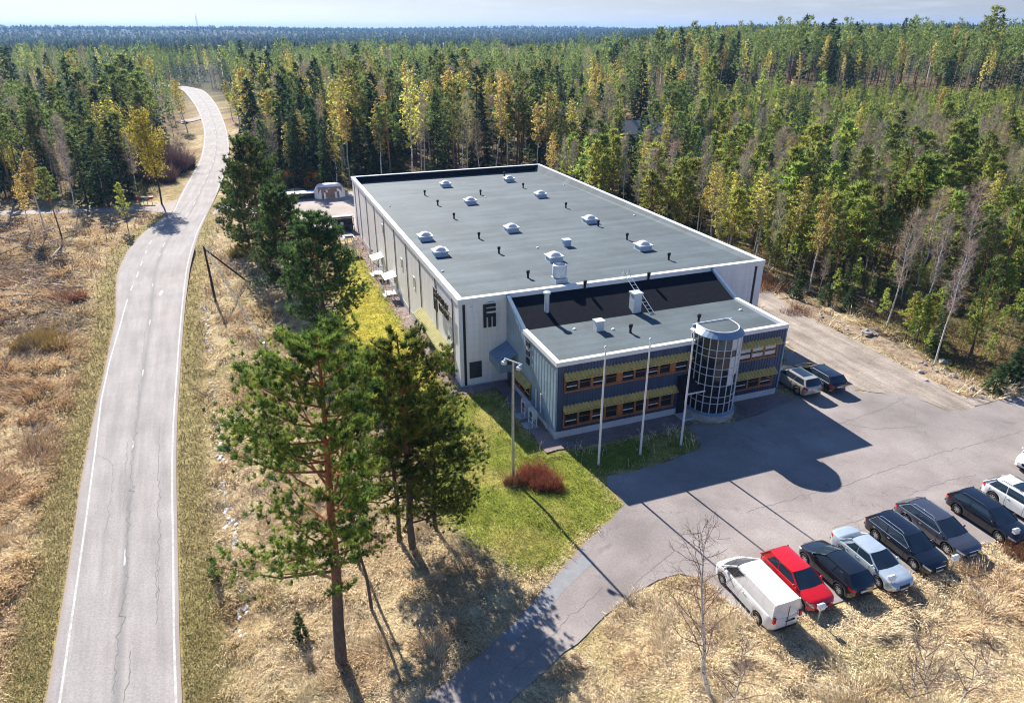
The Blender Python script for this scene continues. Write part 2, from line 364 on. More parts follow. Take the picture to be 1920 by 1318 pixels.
YARD = PX([(396,404),(415,380),(432,370),(500,365),(560,352)])+[L(-3, 84), L(34, 84), L(38, 60), L(30, 57), L(-.3, 57), L(-.3, 52.5), L(-3, 50)]+PX([(600,425),(540,425),(470,408),(430,395)])
RE = [(1400,65,345),(1318,85,342),(1200,105,337),(1100,122,335),(1000,138,333),(900,152,331),(800,172,332),(700,195,338),(650,205,341),(600,216,345),(560,217,349),(520,219,354),(500,225,357),(470,240,364),(440,265,373),(420,290,381),(400,320,390),(375,333,402),(350,346,413),(325,361,422),(300,374,428),(275,380,430),(250,382,427),(225,377,419),(200,366,408),(180,352,393),(170,342,381),(166,330,368)]
RL = PX([(l, y) for y, l, r in RE]); RR = PX([(r, y) for y, l, r in RE])
ROAD = RL+RR[::-1]
SIDE = PX([(345,372),(300,382),(250,388),(120,394),(0,396),(-200,398),(-200,408),(0,404),(210,397),(265,395),(308,400),(318,408)])
DRIVE = PX([(384,222),(360,228),(340,232),(338,226),(362,222),(381,215)])
STRIP = [L(-1.3, -.2), L(-1.3, -1.2), L(2.8, -1.2), L(2.8, -12.0), L(15.2, -12.3), L(15.2, -10.4), L(4.0, -10.4), L(4.0, .2), L(.1, .2), L(.1, -.2)]
BED = [L(19.0, -10.3), L(18.6, -13.2)]+PX([(1389,788),(1443,768),(1490,748)])+[L(24.9, -10.3)]
LAWN = [L(-1.2, 48), L(-1.2, -1.1), L(2.9, -1.1), L(2.9, -11.9)]+PX([(1290,803),(1306,818),(1314,833),(1310,843),(1245,868),(1185,885),(1138,893),(1140,912),(1172,946),(1130,986),(1060,1056)])+PX([(1020,1072),(950,1062),(880,1020),(805,950),(765,860),(775,780)])+[L(-7.5, -4), L(-8.5, 12), L(-7, 30), L(-3.5, 47)]
MOUND = PX([(1432,520),(1480,548),(1560,592),(1640,618),(1700,645),(1770,690),(1860,738),(1873,751),(1800,742),(1720,700),(1640,655),(1570,622),(1500,585),(1455,556)])
DITCH = PX([(372,470),(380,560),(392,660),(402,760),(412,850),(425,950),(438,1010),(450,1100),(440,1200),(430,1340)])
HALLP = [L(-.2, -.2), L(30.5, -.2), L(30.5, 55.7), L(-.2, 55.7)]; ANNP = [L(4, -10.7), L(24.6, -10.7), L(24.6, .2), L(4, .2)]
CUT = PX([(-60,420),(60,430),(130,430),(150,520),(90,600),(-60,640)])
RTREE = PX([(1432,505),(1500,553),(1580,590),(1660,622),(1730,665),(1790,705),(1860,738),(1990,745)])
def hgt(x, y):
    x = np.asarray(x, float); y = np.asarray(y, float)
    r = np.hypot(x, y); az = np.degrees(np.arctan2(x, np.maximum(y, 1e-3)))
    paved = np.minimum.reduce([np.abs(x)*0+99]+[sdist(x, y, q) for q in (LOT, ROAD, YARD, SIDE, TRACK, HALLP, ANNP)])
    m = sm(paved/3.5)*(1-.75*sm((y-120)/30)*sm((25-paved)/10))
    z = -.03+m*((fbm(x/7, y/7, 3)-.5)*.7+(fbm(x/1.6+5, y/1.6, 3)-.5)*.35+.05)
    z = z-.55*np.exp(-(segd(x, y, DITCH)/1.3)**2)
    z = z+1.0*sm(-sdist(x, y, MOUND)/2.5)*fbm(x/5+3, y/5, 3)
    u, v = toL(x, y)
    dip = sm((v-8)/14)*sm((50-v)/5)*sm((2-u)/1)*sm((u+10)/6); z = z-.65*dip
    z = z+9.5*sm((r-135)/150)*sm((az-1)/20)
    lo = sm((14-az)/10)
    z = z+lo*(-9*sm((r-430)/500))+26*sm((r-1300)/2600)*lo+6*sm((r-600)/1500)*(1-lo)
    z = z+(fbm(x/900+2, y/900, 3)-.5)*26*sm((r-900)/1500)
    z = z-.16*sm((y-118)/20)*sm((16-paved)/8)*(r < 480)
    return z

# ------------------------------------------------------------------ ground sheet
def axis(lo, hi, st, far, back, g=1.22):
    a = list(np.arange(lo, hi, st)); s = st; p = a[-1]; q = a[0]
    while p < far: s *= g; p += s; a.append(p)
    s = st
    while q > back: s *= g; q -= s; a.insert(0, q)
    return np.array(a)
def build_ground():
    xs = axis(-62, 62, .6, 9000, -9000, 1.07); ys = axis(14, 128, .6, 9500, -60, 1.07)
    X, Y = np.meshgrid(xs, ys); x = X.ravel(); y = Y.ravel(); z = hgt(x, y)
    nx, ny = len(xs), len(ys)
    me = bpy.data.meshes.new('ground'); v = np.stack([x, y, z], 1).astype(np.float32)
    i = (np.arange(ny-1)[:, None]*nx+np.arange(nx-1)[None]).ravel()
    f = np.stack([i, i+1, i+1+nx, i+nx], 1).astype(np.int32)
    me.vertices.add(len(v)); me.vertices.foreach_set('co', v.ravel()); me.loops.add(f.size); me.loops.foreach_set('vertex_index', f.ravel())
    me.polygons.add(len(f)); me.polygons.foreach_set('loop_start', np.arange(0, f.size, 4, dtype=np.int32)); me.polygons.foreach_set('loop_total', np.full(len(f), 4, np.int32))
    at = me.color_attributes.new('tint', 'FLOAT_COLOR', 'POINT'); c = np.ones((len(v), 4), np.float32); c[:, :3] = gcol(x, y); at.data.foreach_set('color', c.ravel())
    me.materials.append(M['ground']); me.update(calc_edges=True); me.shade_smooth()
    tag(link(bpy.data.objects.new('ground', me)), 'dry grass and forest ground around the buildings', kind='structure')
def lerp(a, b, k): return a+(b-a)*np.asarray(k)[:, None]
def gcol(x, y):
    C = lambda *c: np.array(c)[None]
    k = fbm(x/4, y/4, 4); k2 = fbm(x/13+40, y/13, 3); k3 = fbm(x/2.2+9, y/2.2+4, 3)
    c = lerp(C(.52, .43, .27), C(.36, .275, .165), sm((k-.38)/.25))
    c = lerp(c, C(.26, .15, .09), .75*sm((k2-.56)/.12)*sm((k3-.4)/.2))
    c = lerp(c, C(.25, .24, .08), .5*sm((.42-k2)/.12)*sm((k3-.45)/.15))
    u, v = toL(x, y)
    d = sdist(x, y, LAWN)+(k3-.5)*2
    near = sm((-1-u)/2)*sm((v+6)/6)
    lawn = lerp(lerp(C(.22, .25, .045), C(.36, .33, .10), sm((k3-.42)/.2)), lerp(C(.46, .40, .07), C(.38, .36, .06), k3), near)
    c = lerp(c, lawn, sm(.5-d/1.6))
    dm = sdist(x, y, MOUND); c = lerp(c, C(.36, .29, .23), sm(.4-dm/2.)*.9)
    dr = sdist(x, y, ROAD); c = lerp(c, lerp(C(.27, .25, .09), C(.38, .31, .17), k3), .75*sm((2.6-dr)/1.2)*(y < 130))
    dcut = sdist(x, y, CUT); c = lerp(c, lerp(C(.22, .145, .09), C(.38, .29, .18), sm((k3-.35)/.3)), sm(.3-dcut/6)*.85); c = lerp(c, C(.27, .18, .11), .3*sm((-6-road_side(x, y)*-1)/4)*sm((k-.45)/.15)*(y < 128))
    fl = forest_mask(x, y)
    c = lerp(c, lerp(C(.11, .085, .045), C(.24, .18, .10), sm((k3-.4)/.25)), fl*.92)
    r = np.hypot(x, y); c = lerp(c, C(.05, .065, .035), sm((r-260)/200)*.9)
    return c
def forest_mask(x, y):
    u, v = toL(x, y)
    b = sm((v-84)/6)*sm((u+45)/8)
    right = np.minimum(np.maximum(sm(sdist_line(x, y)/4), sm((v-14)/3)), sm((u-(37-3*sm((v-20)/10)))/3))
    left = sm((y-123-(x+65)*.05)/5)*sm((-segd(x, y, RL)*0+road_side(x, y)-5)/6)
    return np.clip(np.maximum.reduce([b*(road_side(x, y) < -8), right, left]), 0, 1)
_rt = RTREE
def sdist_line(x, y):                      # >0 on the forest side of the right-hand tree line
    xs = np.array([p[0] for p in _rt]); ys = np.array([p[1] for p in _rt])
    o = np.argsort(xs); return np.minimum(np.where(x < xs.min(), -9, 9), y-np.interp(x, xs[o], ys[o]))
_rl = np.array([((a[0]+b[0])/2, (a[1]+b[1])/2) for a, b in zip(RL, RR)])
def road_side(x, y): return np.interp(y, _rl[:, 1], _rl[:, 0])-x     # >0 left of the road
build_ground()

def sheet(name, poly, z, mat, jit=.0, label=None, step=.8, cut=True):
    pts = []
    for i in range(len(poly)):
        a = np.array(poly[i]); b = np.array(poly[(i+1) % len(poly)]); n = max(1, int(np.linalg.norm(b-a)/step)) if jit else 1
        for k in range(n):
            p = a+(b-a)*k/n
            if jit and k: p = p+RG.normal(0, jit, 2)
            pts.append((p[0], p[1]))
    bm = bmesh.new(); vs = [bm.verts.new((x, y, z)) for x, y in pts]; f = bm.faces.new(vs)
    import mathutils.geometry as mg
    bm.free(); bm = bmesh.new(); vs = [bm.verts.new((x, y, z)) for x, y in pts]
    for tri in mg.tessellate_polygon([[(x, y, 0) for x, y in pts]]):
        f = bm.faces.new([vs[i] for i in tri]); f.normal_update()
        if f.normal.z < 0: f.normal_flip()
    me = bpy.data.meshes.new(name); bm.normal_update(); bm.to_mesh(me); bm.free()
    me.materials.append(mat); return tag(link(bpy.data.objects.new(name, me)), label, kind='structure')
sheet('parking_lot', LOT, .012, M['lot'], .05, 'old grey asphalt lot and entrance road')
sheet('gravel_track', TRACK, .004, M['track'], .12, 'sandy gravel track beside the office wing')
sheet('gravel_yard', YARD, .006, M['yard'], .1, 'pale gravel yard behind the hall')
sheet('side_road', SIDE, .004, M['yard'], .1, 'sandy side road')
sheet('driveway', DRIVE, .004, M['yard'], .1, 'short sandy driveway')
sheet('gravel_strip', STRIP, .016, M['strip'], .06, 'dark gravel strip along the walls')
vv_ = [-.25+k*1.2 for k in range(48)]; a_ = np.array([L(-1.3+.12*sin(k*1.7), v) for k, v in enumerate(vv_)]); b_ = np.array([L(.05, v) for v in vv_])
za_ = hgt(a_[:, 0], a_[:, 1]); zb_ = hgt(b_[:, 0], b_[:, 1]); n_ = len(vv_)
tag(MB().add([(*p, max(z, q)+.04) for p, z, q in zip(a_, za_, zb_)]+[(*p, max(z, q)+.05) for p, z, q in zip(b_, za_, zb_)], [(i, n_+i, n_+i+1, i+1) for i in range(n_-1)]).build('gravel_strip', M['strip']), 'gravel strip along the long side wall of the hall', kind='structure')
sheet('gravel_bed', BED, .022, M['strip'], .06, 'dark gravel bed below the office windows')
sheet('asphalt_patch', PX([(1093,1040),(1115,1053),(1060,1105),(1035,1135),(962,1205),(940,1192),(1000,1128),(1045,1080)]), .018, plain('patch_asphalt', (.24, .24, .25), .9, var=.12, scale=2), 0, 'repaired asphalt strip at the road edge')
def ribbon(name, left, right, z, mat, label):
    n = len(left); me = bpy.data.meshes.new(name)
    me.from_pydata([(p[0], p[1], z) for p in left]+[(p[0], p[1], z) for p in right], [], [(i, n+i, n+i+1, i+1) for i in range(n-1)])
    uv = me.uv_layers.new(name='UVMap'); d = 0; ds = [0]
    for i in range(1, n): d += math.dist(left[i], left[i-1]); ds.append(d)
    for lp in me.loops:
        vi = lp.vertex_index; uv.data[lp.index].uv = (0 if vi < n else 1, ds[vi % n])
    me.materials.append(mat); return tag(link(bpy.data.objects.new(name, me)), label, kind='structure')
def catmull(P, k=5):
    P = [np.array(p) for p in P]; P = [2*P[0]-P[1]]+P+[2*P[-1]-P[-2]]; out = []
    for i in range(1, len(P)-2):
        for j in range(k):
            t = j/k; a, b, c, d = P[i-1:i+3]
            out.append(tuple(.5*((2*b)+(c-a)*t+(2*a-5*b+4*c-d)*t*t+(3*b-a-3*c+d)*t**3)))
    return out+[tuple(P[-2])]
sl_, sr_ = catmull(RL), catmull(RR)
extra = [(-182, 398), (-215, 425), (-262, 450)]
sl_ += [(p[0]-4, p[1]-3) for p in extra]; sr_ += [(p[0]+4, p[1]+5) for p in extra]
ribbon('road', sl_, sr_, .02, M['road'], 'pale worn country road')
def offs(t):
    return [tuple(np.array(a)+(np.array(b)-np.array(a))*t) for a, b in zip(sl_, sr_)]
def line(name, path, wd, z, mat, label, dash=None, phase=0):
    mb = MB(); d = 0
    pts = [np.array(p) for p in path]
    # resample
    seg = []
    for a, b in zip(pts[:-1], pts[1:]):
        n = max(1, int(np.linalg.norm(b-a)/.5)); seg += [a+(b-a)*i/n for i in range(n)]
    seg.append(pts[-1])
    for a, b in zip(seg[:-1], seg[1:]):
        l = np.linalg.norm(b-a); d += l
        if dash and ((d+phase) % (dash[0]+dash[1])) > dash[0]: continue
        t = (b-a)/(l+1e-9); nn = np.array((-t[1], t[0]))*wd/2
        mb.add([(*(a+nn), z), (*(b+nn), z), (*(b-nn), z), (*(a-nn), z)], [(0, 1, 2, 3)])
    o = mb.build(name, mat); return tag(o, label, kind='structure')
ledge = PX([(112,1318),(160,985),(178,850),(190,750),(205,680),(222,622),(236,572)])
line('edge_line', ledge, .11, .026, M['line'], 'worn white line on the left road edge')
line('edge_line', catmull(PX([(236,572),(245,545),(258,515),(268,487),(282,455),(300,430),(330,397)])), .12, .026, M['line'], 'dashed white line past the bus bay', dash=(2.2, 3))
line('edge_line', offs(.955)[:80], .11, .026, M['line'], 'worn white line on the right road edge')
line('edge_line', [p for p in offs(.955)[88:]], .11, .026, M['line'], 'white line on the far right road edge')
line('edge_line', [p for p in offs(.05)[80:]], .11, .026, M['line'], 'white line on the far left road edge')
line('centre_line', offs(.51)[:66], .1, .026, M['line'], 'worn dashed centre line', dash=(1.0, 12))
line('centre_line', offs(.5)[66:], .1, .026, M['line'], 'dashed centre line on the far bend', dash=(3, 6))
mb = MB()
def crack(pts, wd=.035, z=.03, amp=.06):
    pts = [np.array(p) for p in pts]; seg = []
    for a, b in zip(pts[:-1], pts[1:]):
        n = max(2, int(np.linalg.norm(b-a)/.3)); seg += [a+(b-a)*i/n+RG.normal(0, amp, 2)*(i > 0) for i in range(n)]
    seg.append(pts[-1])
    for a, b in zip(seg[:-1], seg[1:]):
        t = (b-a)/(np.linalg.norm(b-a)+1e-9); nn = np.array((-t[1], t[0]))*wd*RG.uniform(.2, .55)
        mb.add([(*(a+nn), z), (*(b+nn), z), (*(b-nn), z), (*(a-nn), z)], [(0, 1, 2, 3)])
crack(PX([(182,852),(196,860),(210,870),(212,895),(207,940),(200,985),(195,1000)]))
crack(PX([(300,800),(298,850),(296,890),(299,930),(295,960),(300,1000),(296,1060),(294,1120)]), .05)
crack(PX([(303,1000),(292,1050),(297,1100),(292,1170)]), .03)
crack(PX([(262,720),(256,800),(252,840),(246,900),(240,980),(236,1080),(222,1200),(215,1300)]), .05, amp=.09)
crack(PX([(240,830),(236,880),(232,960)]), .03); crack(PX([(245,1220),(242,1270),(232,1316)]), .05)
crack(PX([(285,560),(270,640),(266,700)]), .03)
crack(PX([(205,800),(200,840)]), .02)
for q in ([(1600,905),(1650,885),(1700,870),(1760,850),(1840,830),(1920,808)], [(1480,780),(1560,790),(1640,805),(1720,800)], [(1700,930),(1780,900),(1830,890)], [(1180,1100),(1230,1060),(1280,1020),(1330,1000)], [(1660,960),(1560,990)], [(1400,960),(1520,925),(1600,905)], [(1700,745),(1650,768),(1560,800)], [(960,1260),(1010,1215),(1060,1165),(1130,1100)]):
    crack(PX(q), .03, .02, .06)
tag(mb.build('asphalt_cracks', M['crack']), 'dark cracks in the old asphalt', kind='structure')
tag(MB().add([(*p, .03) for p in PX([(297,553),(301,546),(306,544),(306,549),(301,555)])], [(0, 1, 2, 3, 4)]).build('road_marking', M['line']), 'white paint spot on the road', kind='structure')

# ------------------------------------------------------------------ industrial hall
HW, HL, HZ = 30.3, 55.5, 8.05
def ring(mb, x0, x1, y0, y1, t, z0, z1):
    mb.box(x0, x1, y0, y0+t, z0, z1); mb.box(x0, x1, y1-t, y1, z0, z1)
    mb.box(x0, x0+t, y0+t, y1-t, z0, z1); mb.box(x1-t, x1, y0+t, y1-t, z0, z1)
hall = thing('industrial_hall', 'large pale flat-roofed industrial hall with domed skylights', 'building', (*A0, 0), TH)
mb = MB()
mb.box(0, HW, 0, HL, -1.2, 7.05); ring(mb, 0, HW, 0, HL, .3, 7.05, 7.6)
mb.build('wall', M['hallwall'], hall)
mb = MB(); mb.box(-.03, HW+.03, -.03, HL+.03, -1.2, .12); mb.build('plinth', M['plinth'], hall)
RZ = 7.32
mb = MB(); mb.add([(.3,.3,RZ+.45),(HW-.3,.3,RZ+.45),(HW-.3,HL-.3,RZ-.2),(.3,HL-.3,RZ-.2)], [(0, 1, 2, 3)])
mb.build('roof', M['roof'], hall)
RF = lambda v: RZ+.45-.65*(v-.3)/(HL-.6)
mb = MB(); ring(mb, -.12, HW+.12, -.12, HL+.12, .5, 7.58, HZ)
mb.build('parapet', M['fascia'], hall)
mb = MB(); mb.box(.381, HW-.381, HL-.386, HL-.379, 6.9, 7.98); mb.build('parapet_shade_sheet', M['shade_felt'], hall)  # dark sheet painting the shade on the back parapet's inner face
mb = MB(); mb.add([(HW-.383, .4, 7.98), (HW-1.0, .4, RF(.4)+.012), (HW-1.0, HL-.4, RF(HL)+.012), (HW-.383, HL-.4, 7.98)], [(0, 1, 2, 3)]); mb.build('roof_upstand', M['roof'], hall)
for v in [1.9, 7.5, 13.5, 19.6, 25.6, 31.7, 37.8, 43.8, 49.8, 53.6]:
    mb = MB(); mb.box(-.06, .01, v-.10, v+.10, -1.1, 7.56); mb.build('joint_strip', M['joint'], hall)
    mb = MB(); mb.box(-.03, .01, v-.26, v-.105, -1.1, 7.56); mb.build('cover_strip', M['fascia'], hall)
for u0, u1 in ((.3, .52), (HW-.9, HW-.68)):
    mb = MB(); mb.box(u0, u1, -.035, .01, .1, 7.56); mb.build('joint_strip', M['joint'], hall)
MB().box(-.06, .26, -.05, 0, .12, 7.56).box(-.06, 0, 0, .3, .12, 7.56).build('corner_trim', M['fascia'], hall); MB().box(HW-.66, HW+.06, -.05, 0, .12, 7.56).build('corner_trim', M['fascia'], hall)
def skylight(par, u, v, z):
    mb = MB(); a, b = .72, .62
    mb.add([(u-a,v-a,z-.1),(u+a,v-a,z-.1),(u+a,v+a,z-.1),(u-a,v+a,z-.1),(u-b,v-b,z+.48),(u+b,v-b,z+.48),(u+b,v+b,z+.48),(u-b,v+b,z+.48)],
           [(0,1,5,4),(1,2,6,5),(2,3,7,6),(3,0,4,7),(4,5,6,7)])
    c = mb.build('skylight', M['skylight'], par)
    mb = MB(); ring(mb, u-.76, u+.76, v-.76, v+.76, .16, z+.46, z+.56); mb.build('skylight_rim', M['white'], c)
    mb = MB(); n = 8; vs = []; fs = []
    for i in range(n+1):
        for j in range(n+1):
            s, t = 2*i/n-1, 2*j/n-1
            vs.append((u+.62*s, v+.62*t, z+.50+.42*(max(0, (1-s*s)*(1-t*t)))**.55))
    for i in range(n):
        for j in range(n): fs.append((i*(n+1)+j, (i+1)*(n+1)+j, (i+1)*(n+1)+j+1, i*(n+1)+j+1))
    mb.add(vs, fs); mb.build('dome', M['dome'], c, 60)
for u, v in [(12.2,47.5),(22.2,47.9),(12.1,35.2),(22.2,35.7),(22,20.4),(2.25,20),(12.1,20),(2.2,13.8),(12,8),(22,8.3)]:
    skylight(hall, u, v, RF(v))
def vent(par, u, v, z, h=.75):
    MB().lathe([(.0,0),(.17,0),(.10,.06),(.10,h*.55),(.15,h*.6),(.17,h*.95),(.13,h),(0,h)], (u, v, z), 10).build('vent_pipe', M['black'], par, 40)
for u, v in [(7.9,42.6),(7.9,35.8),(15.1,40),(22.8,51.6),(22.3,42.3),(7.8,28),(7.75,18.3),(7.85,12.2),(22.6,28.3),(22.1,18.4),(22.3,12.1),(22.4,4.1),(7.65,3.9)]:
    vent(hall, u, v, RF(v)-.02)
for u, v in [(2.0, 37.5), (1.0, 8.5), (15.2, 38.2), (12.2, 12.6), (28.6, 42), (28.6, 21.5)]:
    MB().lathe([(.0,0),(.14,0),(.15,.07),(.1,.14),(0,.15)], (u, v, RF(v)-.02), 10).build('roof_drain', M['white'], hall, 40)
MB().box(14.9, 15.65, 11.9, 12.6, RF(12)-.05, RF(12)+.62).box(14.82, 15.73, 11.82, 12.68, RF(12)+.62, RF(12)+.72).build('vent_box', M['skylight'], hall)
mb = MB(); zf = RF(1.9)
mb.box(9.25, 10.4, 1.35, 2.5, zf-.05, zf+.42)
mb.lathe([(.45,.42),(.61,.52),(.64,.75),(.64,1.42),(.6,1.58),(.52,1.62),(.5,1.2),(0,1.16)], (9.83, 1.92, zf), 28)
fan = mb.build('roof_fan', M['lightgrey'], hall, 40)
MB().lathe([(0,0),(.51,0)], (9.83, 1.92, zf+1.24), 28).build('fan_opening', M['black'], fan)
# wall monogram on the front and the raised sign on the side wall
mb = MB(); y0, y1 = -.14, -.02
for a, b, c, d in [(2.08,2.32,5.28,7.33),(2.32,3.16,7.08,7.33),(2.32,3.16,6.70,6.93),(2.32,3.16,6.2,6.47),(2.5,2.76,5.28,6.2),(2.92,3.16,5.28,6.2)]:
    mb.box(a, b, y0, y1, c, d)
mb.build('wall_monogram', M['joint'], hall)
def side_bars(mb, v0, z0, sz, bars):
    for a, b, c, d in bars: mb.box(-.34, -.24, v0-b*sz, v0-a*sz, z0+c*sz, z0+d*sz)
sign = MB().box(-.24, -.18, 2.2, 7.2, 5.98, 6.04).build('wall_sign', M['dark'], hall)
mono = [(0,.25,0,2.1),(.25,1.1,1.85,2.1),(.25,1.1,1.45,1.7),(.25,1.1,.95,1.22),(.45,.7,0,.95),(.85,1.1,0,.95)]
mb = MB(); side_bars(mb, 7.15, 4.75, 1.0, mono); mb.build('sign_monogram', M['joint'], sign)
glyphs = [[(0,.2,0,1),(.2,.7,.8,1),(.2,.6,.4,.6)], [(0,.2,0,1),(.5,.7,0,1),(.2,.5,.8,1)], [(0,.2,0,1),(.2,.7,0,.2)], [(0,.7,.8,1),(.25,.45,0,.8)], [(0,.2,0,1),(.5,.7,0,1),(.2,.5,.4,.6)], [(0,.7,.8,1),(0,.7,0,.2),(0,.2,.2,.8),(.5,.7,.2,.8)]]
for row, (vs_, z, n, sz) in enumerate([(5.85, 6.15, 7, .58), (5.3, 5.3, 6, .58)]):
    for k in range(n):
        mb = MB(); side_bars(mb, vs_-k*.52, z, sz, glyphs[(k*5+row*2) % 6]); mb.build('sign_letter', M['joint'], sign)
# openings on the hall
def pane_window(par, name, x0, x1, z0, z1, y, t=.08, mw=M['fascia'], mg=M['glass'], axis='v'):
    mb = MB()
    def bx(m, a, b, c, d, dep0, dep1):
        if axis == 'u': m.box(a, b, y-dep1, y-dep0, c, d)
        else: m.box(y-dep1, y-dep0, a, b, c, d)
    bx(mb, x0, x1, z0, z0+t, 0, .06); bx(mb, x0, x1, z1-t, z1, 0, .06); bx(mb, x0, x0+t, z0+t, z1-t, 0, .06); bx(mb, x1-t, x1, z0+t, z1-t, 0, .06)
    f = mb.build(name, mw, par); mb = MB(); bx(mb, x0+t, x1-t, z0+t, z1-t, 0, .03); mb.build('pane', mg, f); return f
for v, z in ((32.6, 5.1), (22.2, 3.8), (16.4, 3.5)):
    pane_window(hall, 'window', v-.35, v+.35, z, z+1.3, 0, .1, M['white'], M['mullion'])
pane_window(hall, 'window', 2.2, 2.75, 3.2, 4.5, 0, .1, M['white'], M['mullion'])
pane_window(hall, 'wall_hatch', .76, 1.85, .72, 2.24, 0, .05, M['dark'], glass('hatch_louvre', (.02, .025, .035), .5), 'u')
MB().box(.9, 1.2, -.12, 0, 7.2, 7.3).build('wall_light', M['white'], hall); MB().box(2.5, 3.0, -.25, 0, 7.45, 7.52).build('wall_light', M['white'], hall)
for v0 in (33.6, 25.6):
    zt = 1.95; g = -.75
    mb = MB(); mb.add([(0, v0, zt), (0, v0+2.3, zt), (-1.45, v0+2.3, zt-.32), (-1.45, v0, zt-.32), (0, v0, zt-.07), (0, v0+2.3, zt-.07), (-1.45, v0+2.3, zt-.39), (-1.45, v0, zt-.39)],
                      [(0,1,2,3),(4,7,6,5),(0,3,7,4),(1,5,6,2),(2,6,7,3)])
    for k in range(1, 5): mb.tube([(0, v0+2.3*k/5, zt+.02), (-1.45, v0+2.3*k/5, zt-.30)], .025, 4)
    c = mb.build('canopy', M['white'], hall)
    for vv in (v0+.15, v0+2.15): MB().tube([(-1.35, vv, g), (-1.35, vv, zt-.36)], .035, 6).build('canopy_post', M['galv'], c)
    mb = MB().box(-.06, 0, v0+.7, v0+1.75, g+.45, 1.55); d = mb.build('side_door', M['plinth'], hall)
    MB().box(-.075, -.06, v0+.95, v0+1.5, .75, 1.4).build('pane', M['glass'], d)
    mb = MB()
    for i in range(3): mb.box(-1.3+.0*i, -.07, v0+.5-.3*i*0, v0+2.0, g-.3+.16*i, g+.02+.16*i) if i == 2 else mb.box(-1.3-.28*(2-i), -1.3-.28*(1-i), v0+.6, v0+1.9, g-.4, g-.02+.17*i)
    st = mb.build('door_steps', M['galv'], hall)
    mb = MB()
    for vv in (v0+.52, v0+1.98):
        mb.tube([(-1.85, vv, g+.75), (-1.3, vv, g+1.25), (-.1, vv, g+1.25)], .025, 5)
        for uu in (-1.8, -1.3, -.7): mb.tube([(uu, vv, g), (uu, vv, g+1.2 if uu > -1.5 else g+.8)], .02, 5)
    mb.build('railing', M['galv'], st)
def corr_awning(par, a, b, zt, zb, dep, y, axis, mat, period=.30, name='awning'):
    # sloping corrugated sheet with end cheeks; a..b along the wall
    n = int((b-a)/period)*4; vs = []; fs = []
    for i in range(n+1):
        x = a+(b-a)*i/n; w_ = .045*(1 if (i % 4) in (1, 2) else -1)
        for (d, z) in ((0, zt+w_), (dep, zb+w_)): vs.append((x, y-d, z) if axis == 'u' else (y-d, x, z))
    fs = [(2*i, 2*i+1, 2*i+3, 2*i+2) for i in range(n)]
    mb = MB().add(vs, fs)
    for x in (a, b):
        q = [(0, zt-.04), (dep, zb-.04), (dep, zb-.09), (0, zt-.35)]
        mb.add([(x, y-d, z) if axis == 'u' else (y-d, x, z) for d, z in q], [(0, 1, 2, 3)])
    q = []
    for x in (a, b):
        for z in (zb-.1, zb-.02): q.append((x, y-dep+.01, z) if axis == 'u' else (y-dep+.01, x, z))
    mb.add(q, [(0, 1, 3, 2)])
    return mb.build(name, mat, par)
def window_band(par, a, b, z0, z1, y, axis, layout, name='window_band', blinds=()):
    # layout: list of widths, negative = solid wooden block
    tot = sum(abs(k) for k in layout); s = (b-a)/tot; mb = MB(); x = a; d = .1
    def bx(m, p, q, c, e, d0, d1): m.box(p, q, y-d1, y-d0, c, e) if axis == 'u' else m.box(y-d1, y-d0, p, q, c, e)
    bx(mb, a-.08, b+.08, z0-.1, z0, 0, d+.06); bx(mb, a-.08, b+.08, z1, z1+.1, 0, d)
    bx(mb, a-.08, a, z0, z1, 0, d); bx(mb, b, b+.08, z0, z1, 0, d); panes = []
    for k, l in enumerate(layout):
        x1 = x+abs(l)*s
        if l < 0: bx(mb, x-.03, x1+.03, z0, z1, 0, d-.01)
        else: panes.append((x, x1))
        if 0 < k: bx(mb, x-.05, x+.05, z0, z1, 0, d)
        x = x1
    f = mb.build(name, M['wood'], par)
    for k, (p, q) in enumerate(panes):
        mb = MB(); bx(mb, p+.05, q-.05, z0, z1, 0, .05); mb.build('pane', M['glass'], f)
        mb = MB(); bx(mb, p+.05, p+.1, z0, z1, .05, .075); bx(mb, q-.1, q-.05, z0, z1, .05, .075); bx(mb, p+.1, q-.1, z0, z0+.06, .05, .075); bx(mb, p+.1, q-.1, z0+(z1-z0)*.42, z0+(z1-z0)*.42+.035, .05, .07)
        mb.build('sash', M['wood'] if k % 4 else M['dark'], f)
        if k in blinds: mb = MB(); bx(mb, p+.11, q-.11, z0+(z1-z0)*.5, z1, .05, .058); bx(mb, p+.11, q-.11, z0+.14, z0+(z1-z0)*.34, .05, .058); mb.build('blind', M['blind'], f)
        elif k % 2 == 0: mb = MB(); bx(mb, p+.12, q-.12, z0+(z1-z0)*.25, z0+(z1-z0)*.31, .05, .056); mb.build('blind', M['blind'], f)
    return f
corr_awning(hall, 2.1, 13.6, 2.5, 1.95, .95, 0, 'v', M['awningp'])
window_band(hall, 2.3, 13.3, .55, 1.85, 0, 'v', [1, 1, 1, 1, -.35, 1, 1, 1, 1])

